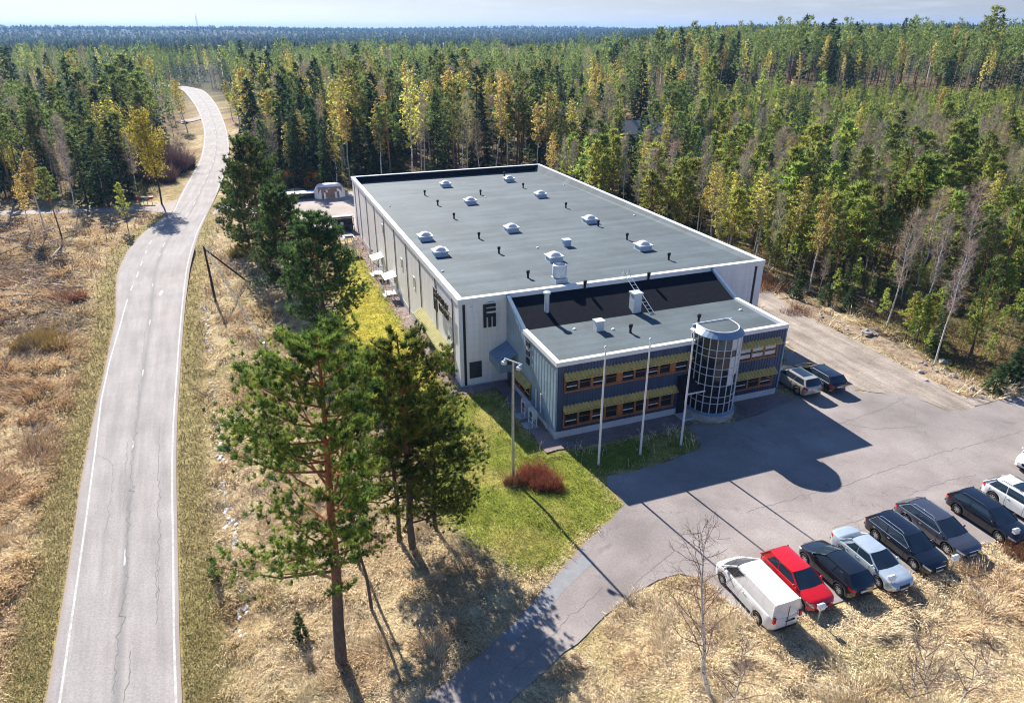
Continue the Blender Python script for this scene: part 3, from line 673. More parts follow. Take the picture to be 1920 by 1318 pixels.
# ------------------------------------------------------------------ office wing
AU0, AU1, AV, AZ = 4.15, 24.5, -10.5, 6.4
off = thing('office_wing', 'dark blue corrugated two-storey office wing with round glass stair tower', 'building', (*A0, 0), TH)
def corrugated(mb, p0, p1, z0, z1, per=.26, dep=.04, top=None):
    p0 = np.array(p0, float); p1 = np.array(p1, float); l = np.linalg.norm(p1-p0); t = (p1-p0)/l; nn = np.array((t[1], -t[0]))
    n = int(l/per); vs = []; k = 0
    xs = []
    for i in range(n):
        x = i*l/n; q = l/n; xs += [(x, 0), (x+.40*q, 0), (x+.5*q, dep), (x+.9*q, dep)]
    xs.append((l, 0))
    for x, d in xs:
        p = p0+t*x+nn*d; zt = z1 if top is None else top(x/l); vs += [(*p, z0), (*p, zt)]
    mb.add(vs, [(2*i, 2*i+2, 2*i+3, 2*i+1) for i in range(len(xs)-1)])
mb = MB(); corrugated(mb, (AU0, AV), (AU1, AV), .6, 6.14)
corrugated(mb, (AU1, AV), (AU1, 0), .6, 6.14); mb.build('wall', M['blue'], off)
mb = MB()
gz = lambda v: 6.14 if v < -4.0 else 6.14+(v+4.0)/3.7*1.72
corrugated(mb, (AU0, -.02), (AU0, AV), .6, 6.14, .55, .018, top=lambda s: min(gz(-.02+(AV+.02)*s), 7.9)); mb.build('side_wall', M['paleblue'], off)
mb = MB(); corrugated(mb, (AU1, -4.0), (AU1, -.02), 6.0, 6.14, top=lambda s: min(gz(-4+3.98*s), 7.9)); mb.build('gable_wall', M['blue'], off)
mb = MB(); ring(mb, AU0-.02+.05, AU1+.02-.05, AV-.02+.05, 0, .3, 0, .62)
mb.box(AU0-.05, AU0+.2, AV-.05, AV+.2, 0, .64); mb.build('plinth', M['plinth'], off)
mb = MB(); mb.add([(AU0+.1,AV+.1,6.12),(AU1-.1,AV+.1,6.12),(AU1-.1,-3.85,6.2),(AU0+.1,-3.85,6.2)], [(0,1,2,3)]); mb.build('roof', M['roof'], off)
mb = MB(); mb.add([(AU0+.1,-3.87,6.19),(AU1-.1,-3.87,6.19),(AU1-.1,-.14,7.66),(AU0+.1,-.14,7.66)], [(0,1,2,3)]); mb.build('roof_slope', M['shade_felt'], off)  # slope coloured black to stand in for the hall parapet's shadow
mb = MB()
mb.box(AU0-.1, AU1+.1, AV-.1, AV+.28, 6.06, AZ); mb.box(AU0-.1, AU0+.28, AV+.28, -4.0, 6.06, AZ); mb.box(AU1-.28, AU1+.1, AV+.28, -4.0, 6.06, AZ)
mb.build('parapet', M['fascia'], off)
for u in (AU0-.08, AU1-.22):
    mb = MB(); mb.add([(u, -4.0, 6.1), (u+.3, -4.0, 6.1), (u+.3, -4.0, 6.42), (u, -4.0, 6.42), (u, -.13, 7.75), (u+.3, -.13, 7.75), (u+.3, -.13, 8.0), (u, -.13, 8.0)],
                      [(0,1,2,3),(4,7,6,5),(3,2,6,7),(0,3,7,4),(1,5,6,2),(0,4,5,1)]); mb.build('gable_trim', M['bluetrim'], off)
MB().box(AU0-.065, AU0+.06, AV-.065, AV+.06, .64, 6.06).build('corner_trim', M['bluetrim'], off); MB().box(AU1-.06, AU1+.065, AV-.065, AV+.06, .64, 6.06).build('corner_trim', M['bluetrim'], off)
FY = AV-.045
window_band(off, 4.8, 15.2, 4.0, 5.2, FY, 'u', [1, 1, 1, 1, -.32, 1, 1, 1, 1, -.32, 1.05])
corr_awning(off, 4.7, 15.45, 5.45, 5.08, .45, FY, 'u', M['awning'])
window_band(off, 4.8, 14.15, 1.05, 2.45, FY, 'u', [1, 1, 1, 1, -.32, 1, 1, 1, 1])
corr_awning(off, 4.7, 14.4, 2.74, 2.38, .45, FY, 'u', M['awning'])
window_band(off, 20.0, 23.7, 3.85, 5.15, FY, 'u', [1, 1, 1], blinds=(0, 1, 2))
corr_awning(off, 19.85, 23.95, 5.42, 5.05, .45, FY, 'u', M['awning'])
window_band(off, 20.0, 23.7, 1.2, 2.45, FY, 'u', [1, 1, 1])
corr_awning(off, 19.85, 23.95, 2.7, 2.34, .45, FY, 'u', M['awning'])
window_band(off, -5.6, -2.4, .95, 2.1, AU0-.045, 'v', [1, 1, 1])
corr_awning(off, -5.75, -2.2, 2.4, 2.05, .5, AU0-.045, 'v', M['awning'])
# entrance: recess with glass door and sloped dark canopy
MB().box(14.65, 16.2, AV-.09, AV-.045, .1, 2.5).build('entrance_recess', M['joint'], off)
d = MB().box(14.75, 16.1, AV-.13, AV-.09, .12, 2.4).build('entrance_door', M['glass'], off)
MB().box(15.38, 15.46, AV-.15, AV-.13, .12, 2.4).box(14.75, 16.1, AV-.15, AV-.13, 1.1, 1.16).build('door_frame', M['dark'], d)
mb = MB(); mb.add([(14.5, AV-.05, 3.5), (16.4, AV-.05, 3.5), (16.4, AV-1.5, 2.75), (14.5, AV-1.5, 2.75), (14.5, AV-.05, 2.6), (16.4, AV-.05, 2.6), (16.4, AV-1.5, 2.6), (14.5, AV-1.5, 2.6)],
                  [(0,1,2,3),(4,7,6,5),(0,3,7,4),(1,5,6,2),(2,6,7,3)])
cn = mb.build('entrance_canopy', M['joint'], off)
MB().box(14.48, 16.42, AV-1.56, AV-1.5, 2.58, 2.68).build('canopy_edge', M['white'], cn)
MB().box(14.6, 16.4, AV-1.2, AV-.1, 0, .14).build('entrance_step', M['plinth'], off)
# side lean-to hood with ribs
mb = MB(); v0, v1, zt, zb, ul = -2.7, -.05, 3.75, 2.9, 2.55
mb.add([(AU0, v0, zt), (AU0, v1, zt), (ul, v1, zb), (ul, v0, zb), (AU0, v0, zt-.1), (AU0, v1, zt-.1), (ul, v1, zb-.1), (ul, v0, zb-.1)], [(0,1,2,3),(4,7,6,5),(0,3,7,4),(2,6,7,3)])
for k in range(6): mb.tube([(AU0, v0+.1+k*.5, zt+.02), (ul, v0+.1+k*.5, zb+.02)], .035, 4)
hd = mb.build('side_hood', M['bluetrim'], off)
mb = MB().box(ul, ul+.05, v0, v1, zb-.75, zb-.1).box(ul+.05, AU0, v0, v0+.05, zb-.75, zb-.1); mb.build('hood_apron', M['bluetrim'], hd)
MB().box(AU0-.1, AU0-.045, -1.6, -.5, .1, 2.3).build('side_door', M['dark'], off)
for k in range(3): MB().box(AU0-.11, AU0-.045, -5.4+k*.02, -4.75+k*.02, 5.35-k*.75, 5.8-k*.75).build('wall_vent', M['joint'], off)
for vv in (-7.0, -7.9): MB().tube([(AU0-.12, vv, .9), (AU0-.12, vv, 2.6)], .05, 8).build('downpipe', M['white'], off)
MB().tube([(AU0-.13, -5.9, .55), (AU0-.13, -9.0, .55), (AU0-.13, -9.15, .2)], .06, 8).build('wall_pipe', M['lightgrey'], off)
# roof equipment of the wing
ZA = 6.16
pp = MB().lathe([(0,0),(.2,0),(.2,1.9),(.3,1.9),(.3,2.05),(0,2.12)], (6.9, -2.15, 6.5), 16).build('flue_pipe', M['lightgrey'], off, 40)
MB().box(14.15, 14.9, -3.75, -3.0, 6.2, 7.85).box(14.08, 14.97, -3.82, -2.93, 7.85, 8.0).build('chimney', M['lightgrey'], off)
MB().box(9.55, 10.2, -6.05, -5.45, ZA, 6.95).box(9.47, 10.28, -6.13, -5.37, 6.95, 7.05).build('vent_box', M['lightgrey'], off)
vent(off, 12.0, -7.1, ZA); vent(off, 18.3, -7.2, ZA)
for u in (11.3, 17.6): vent(off, u, -.22, 7.6, .8)
for u, v in ((8.1, -5.0), (11.0, -6.1), (23.2, -6.2)): MB().lathe([(.0,0),(.14,0),(.15,.07),(.1,.14),(0,.15)], (u, v, ZA-.02), 10).build('roof_drain', M['white'], off, 40)
mb = MB(); a = np.array((15.6, -4.5, 6.25)); b = np.array((15.45, -.35, 8.25))
for s in (-.22, .22): mb.tube([a+(s,0,0), b+(s,0,0), b+(s,.35,.55), b+(s,.7,.0)], .03, 6)
for k in range(11): mb.tube([a+(b-a)*(k+.5)/11+(-.22,0,0), a+(b-a)*(k+.5)/11+(.22,0,0)], .022, 5)
mb.build('roof_ladder', M['lightgrey'], off)
# glass stair tower
TC = (17.45, -10.95); TR = 1.8
def darc(r, n=14, back=AV+.5):
    pts = [(TC[0]-r, back)]
    for k in range(n+1):
        t = pi+pi*k/n; pts.append((TC[0]+r*cos(t), TC[1]+r*sin(t)))
    return pts+[(TC[0]+r, back)]
rows = [.78, 1.62, 2.2, 3.15, 4.0, 4.6, 5.55, 6.15, 7.05]
base = MB().prism(darc(TR+.16), 0, .62).build('stair_tower', M['oldconc'], off)
def loft(mb, rings, mi=0):
    n = len(rings[0][0]); vs = [(x, y, z) for pts, z in rings for x, y in pts]
    mb.add(vs, [(j*n+i, j*n+i+1, (j+1)*n+i+1, (j+1)*n+i) for j in range(len(rings)-1) for i in range(n-1)], mi)
mb = MB(); loft(mb, [(darc(TR+.2), .6), (darc(TR+.2), .7), (darc(TR), .8)]); mb.build('tower_sill', M['bluetrim'], base)
NSEG = 10; P = darc(TR-.03, NSEG)
gm = MB(); pale = {(7,6),(7,7),(7,8),(7,9),(6,7),(6,8),(5,6),(5,7),(5,8),(4,7),(3,6),(5,9),(6,9),(4,6),(5,10),(7,10),(6,10)}; pale2 = {(7,4),(7,5)}
for j in range(len(rows)-1):
    for i in range(len(P)-1):
        mi = 1 if (j, i) in pale else 2 if (j, i) in pale2 else 0
        z0, z1 = rows[j], rows[j+1]
        gm.add([(*P[i], z0), (*P[i+1], z0), (*P[i+1], z1), (*P[i], z1)], [(0, 1, 2, 3)], mi)
gm.build('tower_glazing', [M['glass'], M['blind'], glass('teal_glass', (.03, .06, .07), .08)], base)
mb = MB(); Q = darc(TR, NSEG)
for p in Q[1:-1]: mb.tube([(*p, .78), (*p, 7.05)], .04, 5)
for z in rows[1:-1]: mb.tube([(*p, z) for p in Q], .032, 5)
mb.build('tower_mullions', M['mullion'], base)
mb = MB(); loft(mb, [(darc(TR+.03), 7.02), (darc(TR+.12), 7.1), (darc(TR-.33), 7.5)]); mb.build('tower_eaves', M['bluetrim'], base)
mb = MB(); mb.prism(darc(TR-.36), 6.5, 7.45); mb.build('tower_roof', M['roof'], base)
q = darc(TR-.33); mb = MB(); mb.tube([(*p, 7.5) for p in q+[q[0]]], .045, 6); mb.build('tower_rim', M['white'], base)
MB().box(TC[0]-TR+.02, TC[0]+TR-.02, AV+.4, AV+.5, 6.1, 7.5).build('tower_back', M['lightgrey'], base)

# ------------------------------------------------------------------ posts, poles, yard things
def flagpole(pxy, label):
    x, y = px(*pxy); t = thing('flagpole', label, 'flagpole', (x, y, 0), 0, 'flagpoles in front of the office wing')
    MB().lathe([(.085,.1),(.085,2),(.07,4.5),(.05,9.0),(0,9.05)], (0,0,0), 10).build('pole', M['white'], t, 40)
    MB().lathe([(0,9.05),(.1,9.1),(.11,9.18),(.06,9.27),(0,9.3)], (0,0,0), 10).build('finial', M['white'], t, 40)
    MB().lathe([(0,0),(.13,0),(.13,.14),(.09,.16)], (0,0,0), 10).build('base', M['galv'], t, 40)
flagpole((1122, 872), 'white flagpole nearest the lamp post, leftmost of three')
flagpole((1200, 853), 'white flagpole in the middle of three before the blue wing')
flagpole((1276, 836), 'white flagpole closest to the round stair tower')
lx, ly = px(962, 897)
lp = thing('lamp_post', 'tall grey lamp post with floodlights on a crossbar beside the red shrub', 'lamp post', (lx, ly, 0), R(-40))
MB().lathe([(.11,0),(.10,3),(.075,8.9),(0,8.9)], (0,0,0), 10).build('pole', M['galv'], lp, 40)
MB().box(-.72, .72, -.035, .035, 8.87, 8.95).build('crossbar', M['galv'], lp)
for x in (-.62, .62): 
    f = MB().box(x-.13, x+.13, -.30, -.08, 8.60, 8.80).box(x-.05, x+.05, -.2, .02, 8.78, 8.9).build('floodlight', M['lightgrey'], lp)
    MB().box(x-.11, x+.11, -.315, -.30, 8.62, 8.78).build('lens', M['white'], f)
def heat_post(pxy, label):
    x, y = px(*pxy); t = thing('heating_post', label, 'heating post', (x, y, 0), TH, 'engine heating posts along the parking row')
    MB().tube([(0,0,-.1), (0,0,.95)], .04, 8).build('post', M['galv'], t)
    MB().box(-.17, .17, -.11, .11, .92, 1.16).build('socket_box', M['white'], t)
    MB().add([(-.2,-.14,1.16),(.2,-.14,1.16),(.2,.14,1.16),(-.2,.14,1.16),(-.2,0,1.25),(.2,0,1.25)], [(0,1,5,4),(2,3,4,5),(1,2,5),(3,0,4)]).build('lid', M['white'], t)
heat_post((1533, 1166), 'white-topped heating post before the red hatchback')
heat_post((1664, 1112), 'white-topped heating post before the silver saloon')
heat_post((1782, 1073), 'rusty heating post before the grey estate car')
heat_post((1895, 1022), 'white-topped heating post before the black estate next to the white car')
for k, (v, lab) in enumerate(((-6.45, 'outdoor unit on a stand, the one nearer the hall wall'), (-8.0, 'outdoor unit on a stand, the one nearer the wing corner'))):
    x, y = L(3.35, v); t = thing('heat_pump', 'white '+lab, 'heat pump', (x, y, 0), TH, 'heat pumps beside the blue side wall')
    MB().box(-.2, .2, -.45, .45, .72, 1.4).build('casing', M['lightgrey'], t)
    MB().lathe([(0,0),(.24,0),(.24,.03),(0,.03)], (0,0,0), 16).build('fan_grille', M['dark'], t).matrix_local = __import__('mathutils').Matrix.Translation((-.2, -.1, 1.05)) @ __import__('mathutils').Matrix.Rotation(-pi/2, 4, 'Y')
    mb = MB()
    for yy in (-.38, .38):
        for xx in (-.18, .18): mb.tube([(xx, yy, .05), (xx, yy, .74)], .03, 5)
        mb.tube([(-.2, yy, .7), (.2, yy, .7)], .03, 5)
    mb.tube([(.18,-.38,.35),(.18,.38,.35)], .025, 5); mb.tube([(-.18,-.38,.35),(-.18,.38,.35)], .025, 5); mb.build('stand', M['white'], t)
    MB().box(-.75, .3, -.5, .5, 0, .07).build('slab', M['oldconc'], t)
# yard: wrapped load, rack, cage, lift
x, y = L(-.9, 80.0)
t = thing('wrapped_load', 'brown stacked load wrapped in clear plastic film behind the hall', 'wrapped load', (x, y, 0), TH)
MB().box(-2.1, 2.1, -1.22, 1.1, .25, 2.1).build('load', M['bricks'], t)
mb = MB(); rr_ = np.random.default_rng(5); ng = 15; rings_ = []
for k in range(ng):
    x_ = -2.75+5.5*k/(ng-1); e = max(0, (abs(x_)-1.5)/1.25); sc = (1-e**2.4*.55); row = []
    for a in np.linspace(0, pi, 13):
        c_, s_ = cos(a), sin(a); row.append((x_, 1.42*math.copysign(abs(c_)**.55, c_)*(1-.12*s_)*sc+rr_.normal(0, .03), .08+2.5*abs(s_)**.6*sc+rr_.normal(0, .04)))
    rings_.append(row)
vs_ = [p for r in rings_ for p in r]; fs_ = []
for k in range(ng-1):
    for q in range(12):
        if 3 <= k <= 10 and 9 <= q <= 11 and (k+q) % 5: continue
        fs_.append((k*13+q, (k+1)*13+q, (k+1)*13+q+1, k*13+q+1))
mb.add(vs_, fs_); mb.add([rings_[0][q] for q in range(13)], [tuple(range(13))]); mb.add([rings_[-1][q] for q in range(13)], [tuple(range(13))])
mb.build('plastic_film', M['film'], t, 50); MB().box(-2.3, 2.3, -1.2, 1.2, 0, .22).build('pallet', M['wood_grey'], t)
x, y = L(-6.4, 80.6)
t = thing('timber_rack', 'low grey rack with a white top left of the wrapped load', 'rack', (x, y, 0), TH)
MB().box(-3.3, 3.0, -1.1, 1.1, 1.05, 1.2).build('top', M['white'], t); MB().box(-3.2, 2.9, -1.0, 1.0, .62, .75).box(-3.2, 2.9, -1.0, 1.0, .15, .3).build('shelf', M['dark'], t)
mb = MB()
for xx in (-3.1, -1, 1, 2.8):
    for yy in (-1, .9): mb.box(xx, xx+.1, yy, yy+.1, -.1, 1.05)
mb.build('frame', M['dark'], t)
x, y = L(-2.0, 55.0)
t = thing('storage_cage', 'open dark steel storage cage with a white roof edge beside the hall corner', 'storage cage', (x, y, -.1), TH)
mb = MB()
for xx in (-1.6, 0.4, 1.5):
    for yy in (-.7, .7): mb.box(xx-.04, xx+.04, yy-.04, yy+.04, 0, 2.3)
for zz in (.08, 1.2, 2.26):
    for yy in (-.7, .7): mb.box(-1.6, 1.5, yy-.035, yy+.035, zz-.035, zz+.035)
mb.build('frame', M['dark'], t); MB().box(-1.7, 1.6, .1, .85, 2.3, 2.42).build('roof_edge', M['white'], t); MB().box(-1.6, 1.5, -.7, .7, 1.12, 1.16).build('shelf', M['dark'], t)
MB().box(-1.62, 1.5, .74, .78, .05, 2.2).build('back_sheet', M['dark'], t)
def barrel(u, v, z, r, h, m, name, label, cat, grp=None, lay=False):
    x, y = L(u, v); o = MB().lathe([(0,0),(r*.96,0),(r,.03),(r,h*.33),(r*1.03,h*.35),(r,h*.37),(r,h*.68),(r*1.03,h*.7),(r,h*.72),(r,h-.03),(r*.96,h),(r*.9,h-.03),(0,h-.03)], (0,0,0), 14).build(name, m, None, 40)
    o.location = (x, y, z); tag(o, label, cat, grp)
barrel(-1.15, 54.9, -.02, .33, .95, M['blueplastic'], 'barrel', 'dark blue barrel standing in the storage cage', 'barrel')
barrel(-3.0, 54.6, -.02, .28, .55, M['orange'], 'bucket', 'orange bucket at the end of the storage cage', 'bucket')
barrel(-2.2, 54.9, 1.06, .24, .4, M['white'], 'bucket', 'white bucket on the cage shelf', 'bucket')
barrel(-3.1, 54.9, 1.06, .22, .4, M['galv'], 'bucket', 'grey metal bucket on the cage shelf', 'bucket')
x, y = L(-2.55, 44.3)
t = thing('lifting_trolley', 'light grey wheeled lifting frame standing on the lawn by the hall', 'lifting frame', (x, y, -.65), TH)
mb = MB()
for xx in (-.6, .6): mb.box(xx-.05, xx+.05, -1.6, 1.6, .25, .35); mb.box(xx-.05, xx+.05, .9, 1.0, .3, 2.3)
for zz in (1.2, 2.25): mb.box(-.6, .6, .9, 1.0, zz, zz+.1)
for xx in (-.5, .5): mb.tube([(xx, -1.4, .35), (xx*.6, .9, 2.2)], .05, 6)
mb.box(-.75, .75, .8, 2.3, 2.25, 2.33); mb.box(-.7, .7, -1.6, -1.5, .25, .4); mb.box(-.7, .7, 1.5, 1.6, .25, .4)
mb.build('frame', M['lightgrey'], t); MB().box(-.6, .6, 1.0, 2.1, 2.33, 2.5).build('tray', M['dark'], t)
for xx in (-.65, .65):
    for yy in (-1.45, 1.45): MB().box(xx-.06, xx+.06, yy-.17, yy+.17, 0, .34).build('wheel', M['black'], t)
x, y = L(-5.0, 56.5)
t = thing('tarp_pile', 'small pile of boards under a white tarp in the yard', 'covered pile', (x, y, 0), .4)
MB().box(-.9, .9, -.6, .6, 0, .6).build('boards', M['dark'], t)
MB().add([(-1,-.7,.25),(1,-.7,.3),(1.05,.7,.2),(-1,.7,.35),(-.7,-.3,.85),(.6,-.35,.75),(.7,.35,.8),(-.6,.3,.95)], [(0,1,5,4),(1,2,6,5),(2,3,7,6),(3,0,4,7),(4,5,6,7)]).build('tarp', M['white'], t)
x, y = L(-.35, 40.2)
t = thing('hydrant', 'thin red-topped post standing against the side wall', 'hydrant post', (x, y, -.7), TH)
MB().tube([(0,0,0),(0,0,1.5)], .04, 8).build('post', M['galv'], t); MB().lathe([(0,1.5),(.1,1.5),(.12,1.7),(.06,1.8),(0,1.8)], (0,0,0), 10).build('head', M['red'], t)
# utility poles and wires
def upole(pxy, h, label, arm=None, rz=0, lean=(0, 0), z=0, brace=None, mat='wood_grey'):
    x, y = px(*pxy); t = thing('utility_pole', label, 'utility pole', (x, y, float(hgt(x, y))), rz)
    MB().tube([(0,0,-.3), (lean[0]*.5, lean[1]*.5, h*.5), (lean[0], lean[1], h)], [.15, .13, .1], 8).build('pole', M[mat], t, 40)
    if arm:
        MB().box(-arm, arm, -.06, .06, h-.35, h-.2).build('crossarm', M['wood_grey'], t)
        for s in (-arm*.9, 0, arm*.9): MB().lathe([(0,0),(.05,0),(.07,.1),(.03,.2),(0,.2)], (s, 0, h-.2 if s else h), 8).build('insulator', M['white'], t)
        MB().tube([(-arm*.6, 0, h-.3), (0, 0, h-1.1), (arm*.6, 0, h-.3)], .03, 5).build('arm_brace', M['wood_grey'], t)
    if brace: MB().tube([(lean[0], lean[1], h-.3), (*brace, 0)], [.09, .11], 8).build('brace', M[mat], t, 40)
    return (x+lean[0], y+lean[1], h)
p1 = upole((520, 336), 7.4, 'grey utility pole with a crossarm before the dark spruces', arm=1.25, rz=R(-8))
sx, sy = px(404, 563); bx_, by_ = px(466, 528)
p2 = upole((404, 563), 6.4, 'dark leaning utility pole with a brace on the slope beside the road', lean=(-.3, .3), brace=(bx_-sx, by_-sy), mat='wood_dark')
p3 = upole((432, 366), 5.5, 'short grey pole at the yard entrance beside the road', mat='wood_grey')
def wire(name, a, b, sag, label, r=.018, grp='overhead wires'):
    P = [np.array(a)+(np.array(b)-np.array(a))*k/10-np.array((0, 0, sag*4*(k/10)*(1-k/10))) for k in range(11)]
    tag(MB().tube(P, r, 4).build(name, M['galv']), label, 'wire', grp)
for s, lab in ((-1.1, 'left'), (0, 'middle'), (1.1, 'right')):
    wire('wire', (p1[0]+s, p1[1], 7.3), (p1[0]+32+s, p1[1]+60, 9), 1.2, 'thin overhead wire from the %s end of the crossarm into the forest' % lab if s else 'thin overhead wire from the top of the crossarm pole into the forest')
ax, ay = px(497, 662)
wire('wire', p2, (ax, ay, .9), .3, 'pale cable running from the braced pole down to the pines', .03)
wire('wire', (p2[0]+.25, p2[1]+.1, p2[2]-.3), (ax+.3, ay+.1, .9), .35, 'lower pale cable parallel to the cable at the braced pole', .025)
t = thing('anchor_post', 'short pale post where the cables end under the pines', 'post', (ax, ay, 0)); MB().tube([(0,0,-.2),(0,0,1.05)], .06, 8).build('post', M['white'], t); MB().box(-.1,.1,-.1,.1,1.0,1.1).build('cap', M['galv'], t)
# mailboxes at the side road
for k, (xx, m, nm, lab) in enumerate(((262, 'red', 'red', 'red mailbox at the far left of the roadside row'), (270, 'green', 'green', 'dark green mailbox in the middle of the roadside row'), (277, 'wood_grey', 'grey', 'grey mailbox in the roadside row'), (286, 'red', 'red', 'red mailbox nearest the road, beside the birch'))):
    x, y = px(xx, 384-k*.5); t = thing('mailbox', lab, 'mailbox', (x, y, float(hgt(x, y))), R(15), 'mailboxes at the side road')
    MB().tube([(0,0,-.2),(0,0,1.0)], .05, 6).build('post', M['wood_grey'], t)
    MB().box(-.33,.33,-.25,.25,.95,1.3).add([(-.36,-.28,1.3),(.36,-.28,1.3),(.36,.28,1.3),(-.36,.28,1.3),(-.36,0,1.42),(.36,0,1.42)], [(0,1,5,4),(2,3,4,5),(1,2,5),(3,0,4)]).build('box', M[m], t)
# houses seen through the trees
def house(name, x, y, rz, l, wd, h, rh, wall, roof, label, zz=None):
    z = float(hgt(x, y)) if zz is None else zz; t = thing(name, label, 'house', (x, y, z), rz)
    mb = MB().box(-l/2, l/2, -wd/2, wd/2, -.8, h); mb.add([(-l/2,-wd/2,h),(-l/2,wd/2,h),(-l/2,0,h+rh-.08)], [(0,1,2)]); mb.add([(l/2,-wd/2,h),(l/2,wd/2,h),(l/2,0,h+rh-.08)], [(0,1,2)]); mb.build('wall', wall, t)
    e = .5; mb = MB(); mb.add([(-l/2-e,-wd/2-e,h-.25),(l/2+e,-wd/2-e,h-.25),(l/2+e,0,h+rh),(-l/2-e,0,h+rh),(l/2+e,wd/2+e,h-.25),(-l/2-e,wd/2+e,h-.25)], [(0,1,2,3),(3,2,4,5)])
    rf = mb.build('roof', roof, t); MB().box(-.4,.4,.3,1.0,h+.3,h+rh+.8).build('chimney', M['bricks'], rf)
    for k in range(3):
        a = -l/2+l*(k+.5)/3
        wn = MB().box(a-.6, a+.6, -wd/2-.05, -wd/2, 1.0, 2.2).build('window', M['white'], t); MB().box(a-.5, a+.5, -wd/2-.07, -wd/2-.05, 1.1, 2.1).build('pane', M['glass'], wn)
x, y = px(1208, 262, 2); house('house', x, y, R(15), 14, 8, 3, 2.6, M['plinth'], M['roofgrey'], 'grey-roofed house half hidden in the wood right of the hall')
x, y = px(255, 232); house('house', x, y, R(-20), 13, 8, 3, 2.2, M['film'], M['plinth'], 'pale house between the trees left of the road')
x, y = px(60, 212); house('house', x, y, R(10), 16, 9, 3, 2.2, M['film'], M['white'], 'white-roofed house in the wood at the far left')
x, y = px(112, 250); house('shed', x, y, R(5), 5, 3.5, 2, 1, M['lightgrey'], M['film'], 'small pale shed among the pines left of the road')
x, y = px(1165, 292); house('shed', x, y, R(20), 3.5, 2.5, 1.6, .7, M['plinth'], M['lightgrey'], 'tiny light shed in the clearing right of the hall')
# radio mast on the horizon
x, y = 1500*sin(R(-22.3)), 1500*cos(R(-22.3)); zz = float(hgt(x, y))
t = thing('radio_mast', 'thin radio mast far away on the horizon', 'radio mast', (x, y, zz))
mb = MB()
for k in range(3):
    a = 2*pi*k/3; mb.tube([(1.2*cos(a), 1.2*sin(a), 0), (1.2*cos(a), 1.2*sin(a), 58)], .12, 4)
for k in range(14):
    for j in range(3): a, b = 2*pi*j/3, 2*pi*(j+1)/3; mb.tube([(1.2*cos(a), 1.2*sin(a), k*4), (1.2*cos(b), 1.2*sin(b), k*4+4)], .06, 3)
mb.build('lattice', M['dark'], t); MB().tube([(0,0,58),(0,0,64)], .2, 6).build('antenna', M['white'], t)

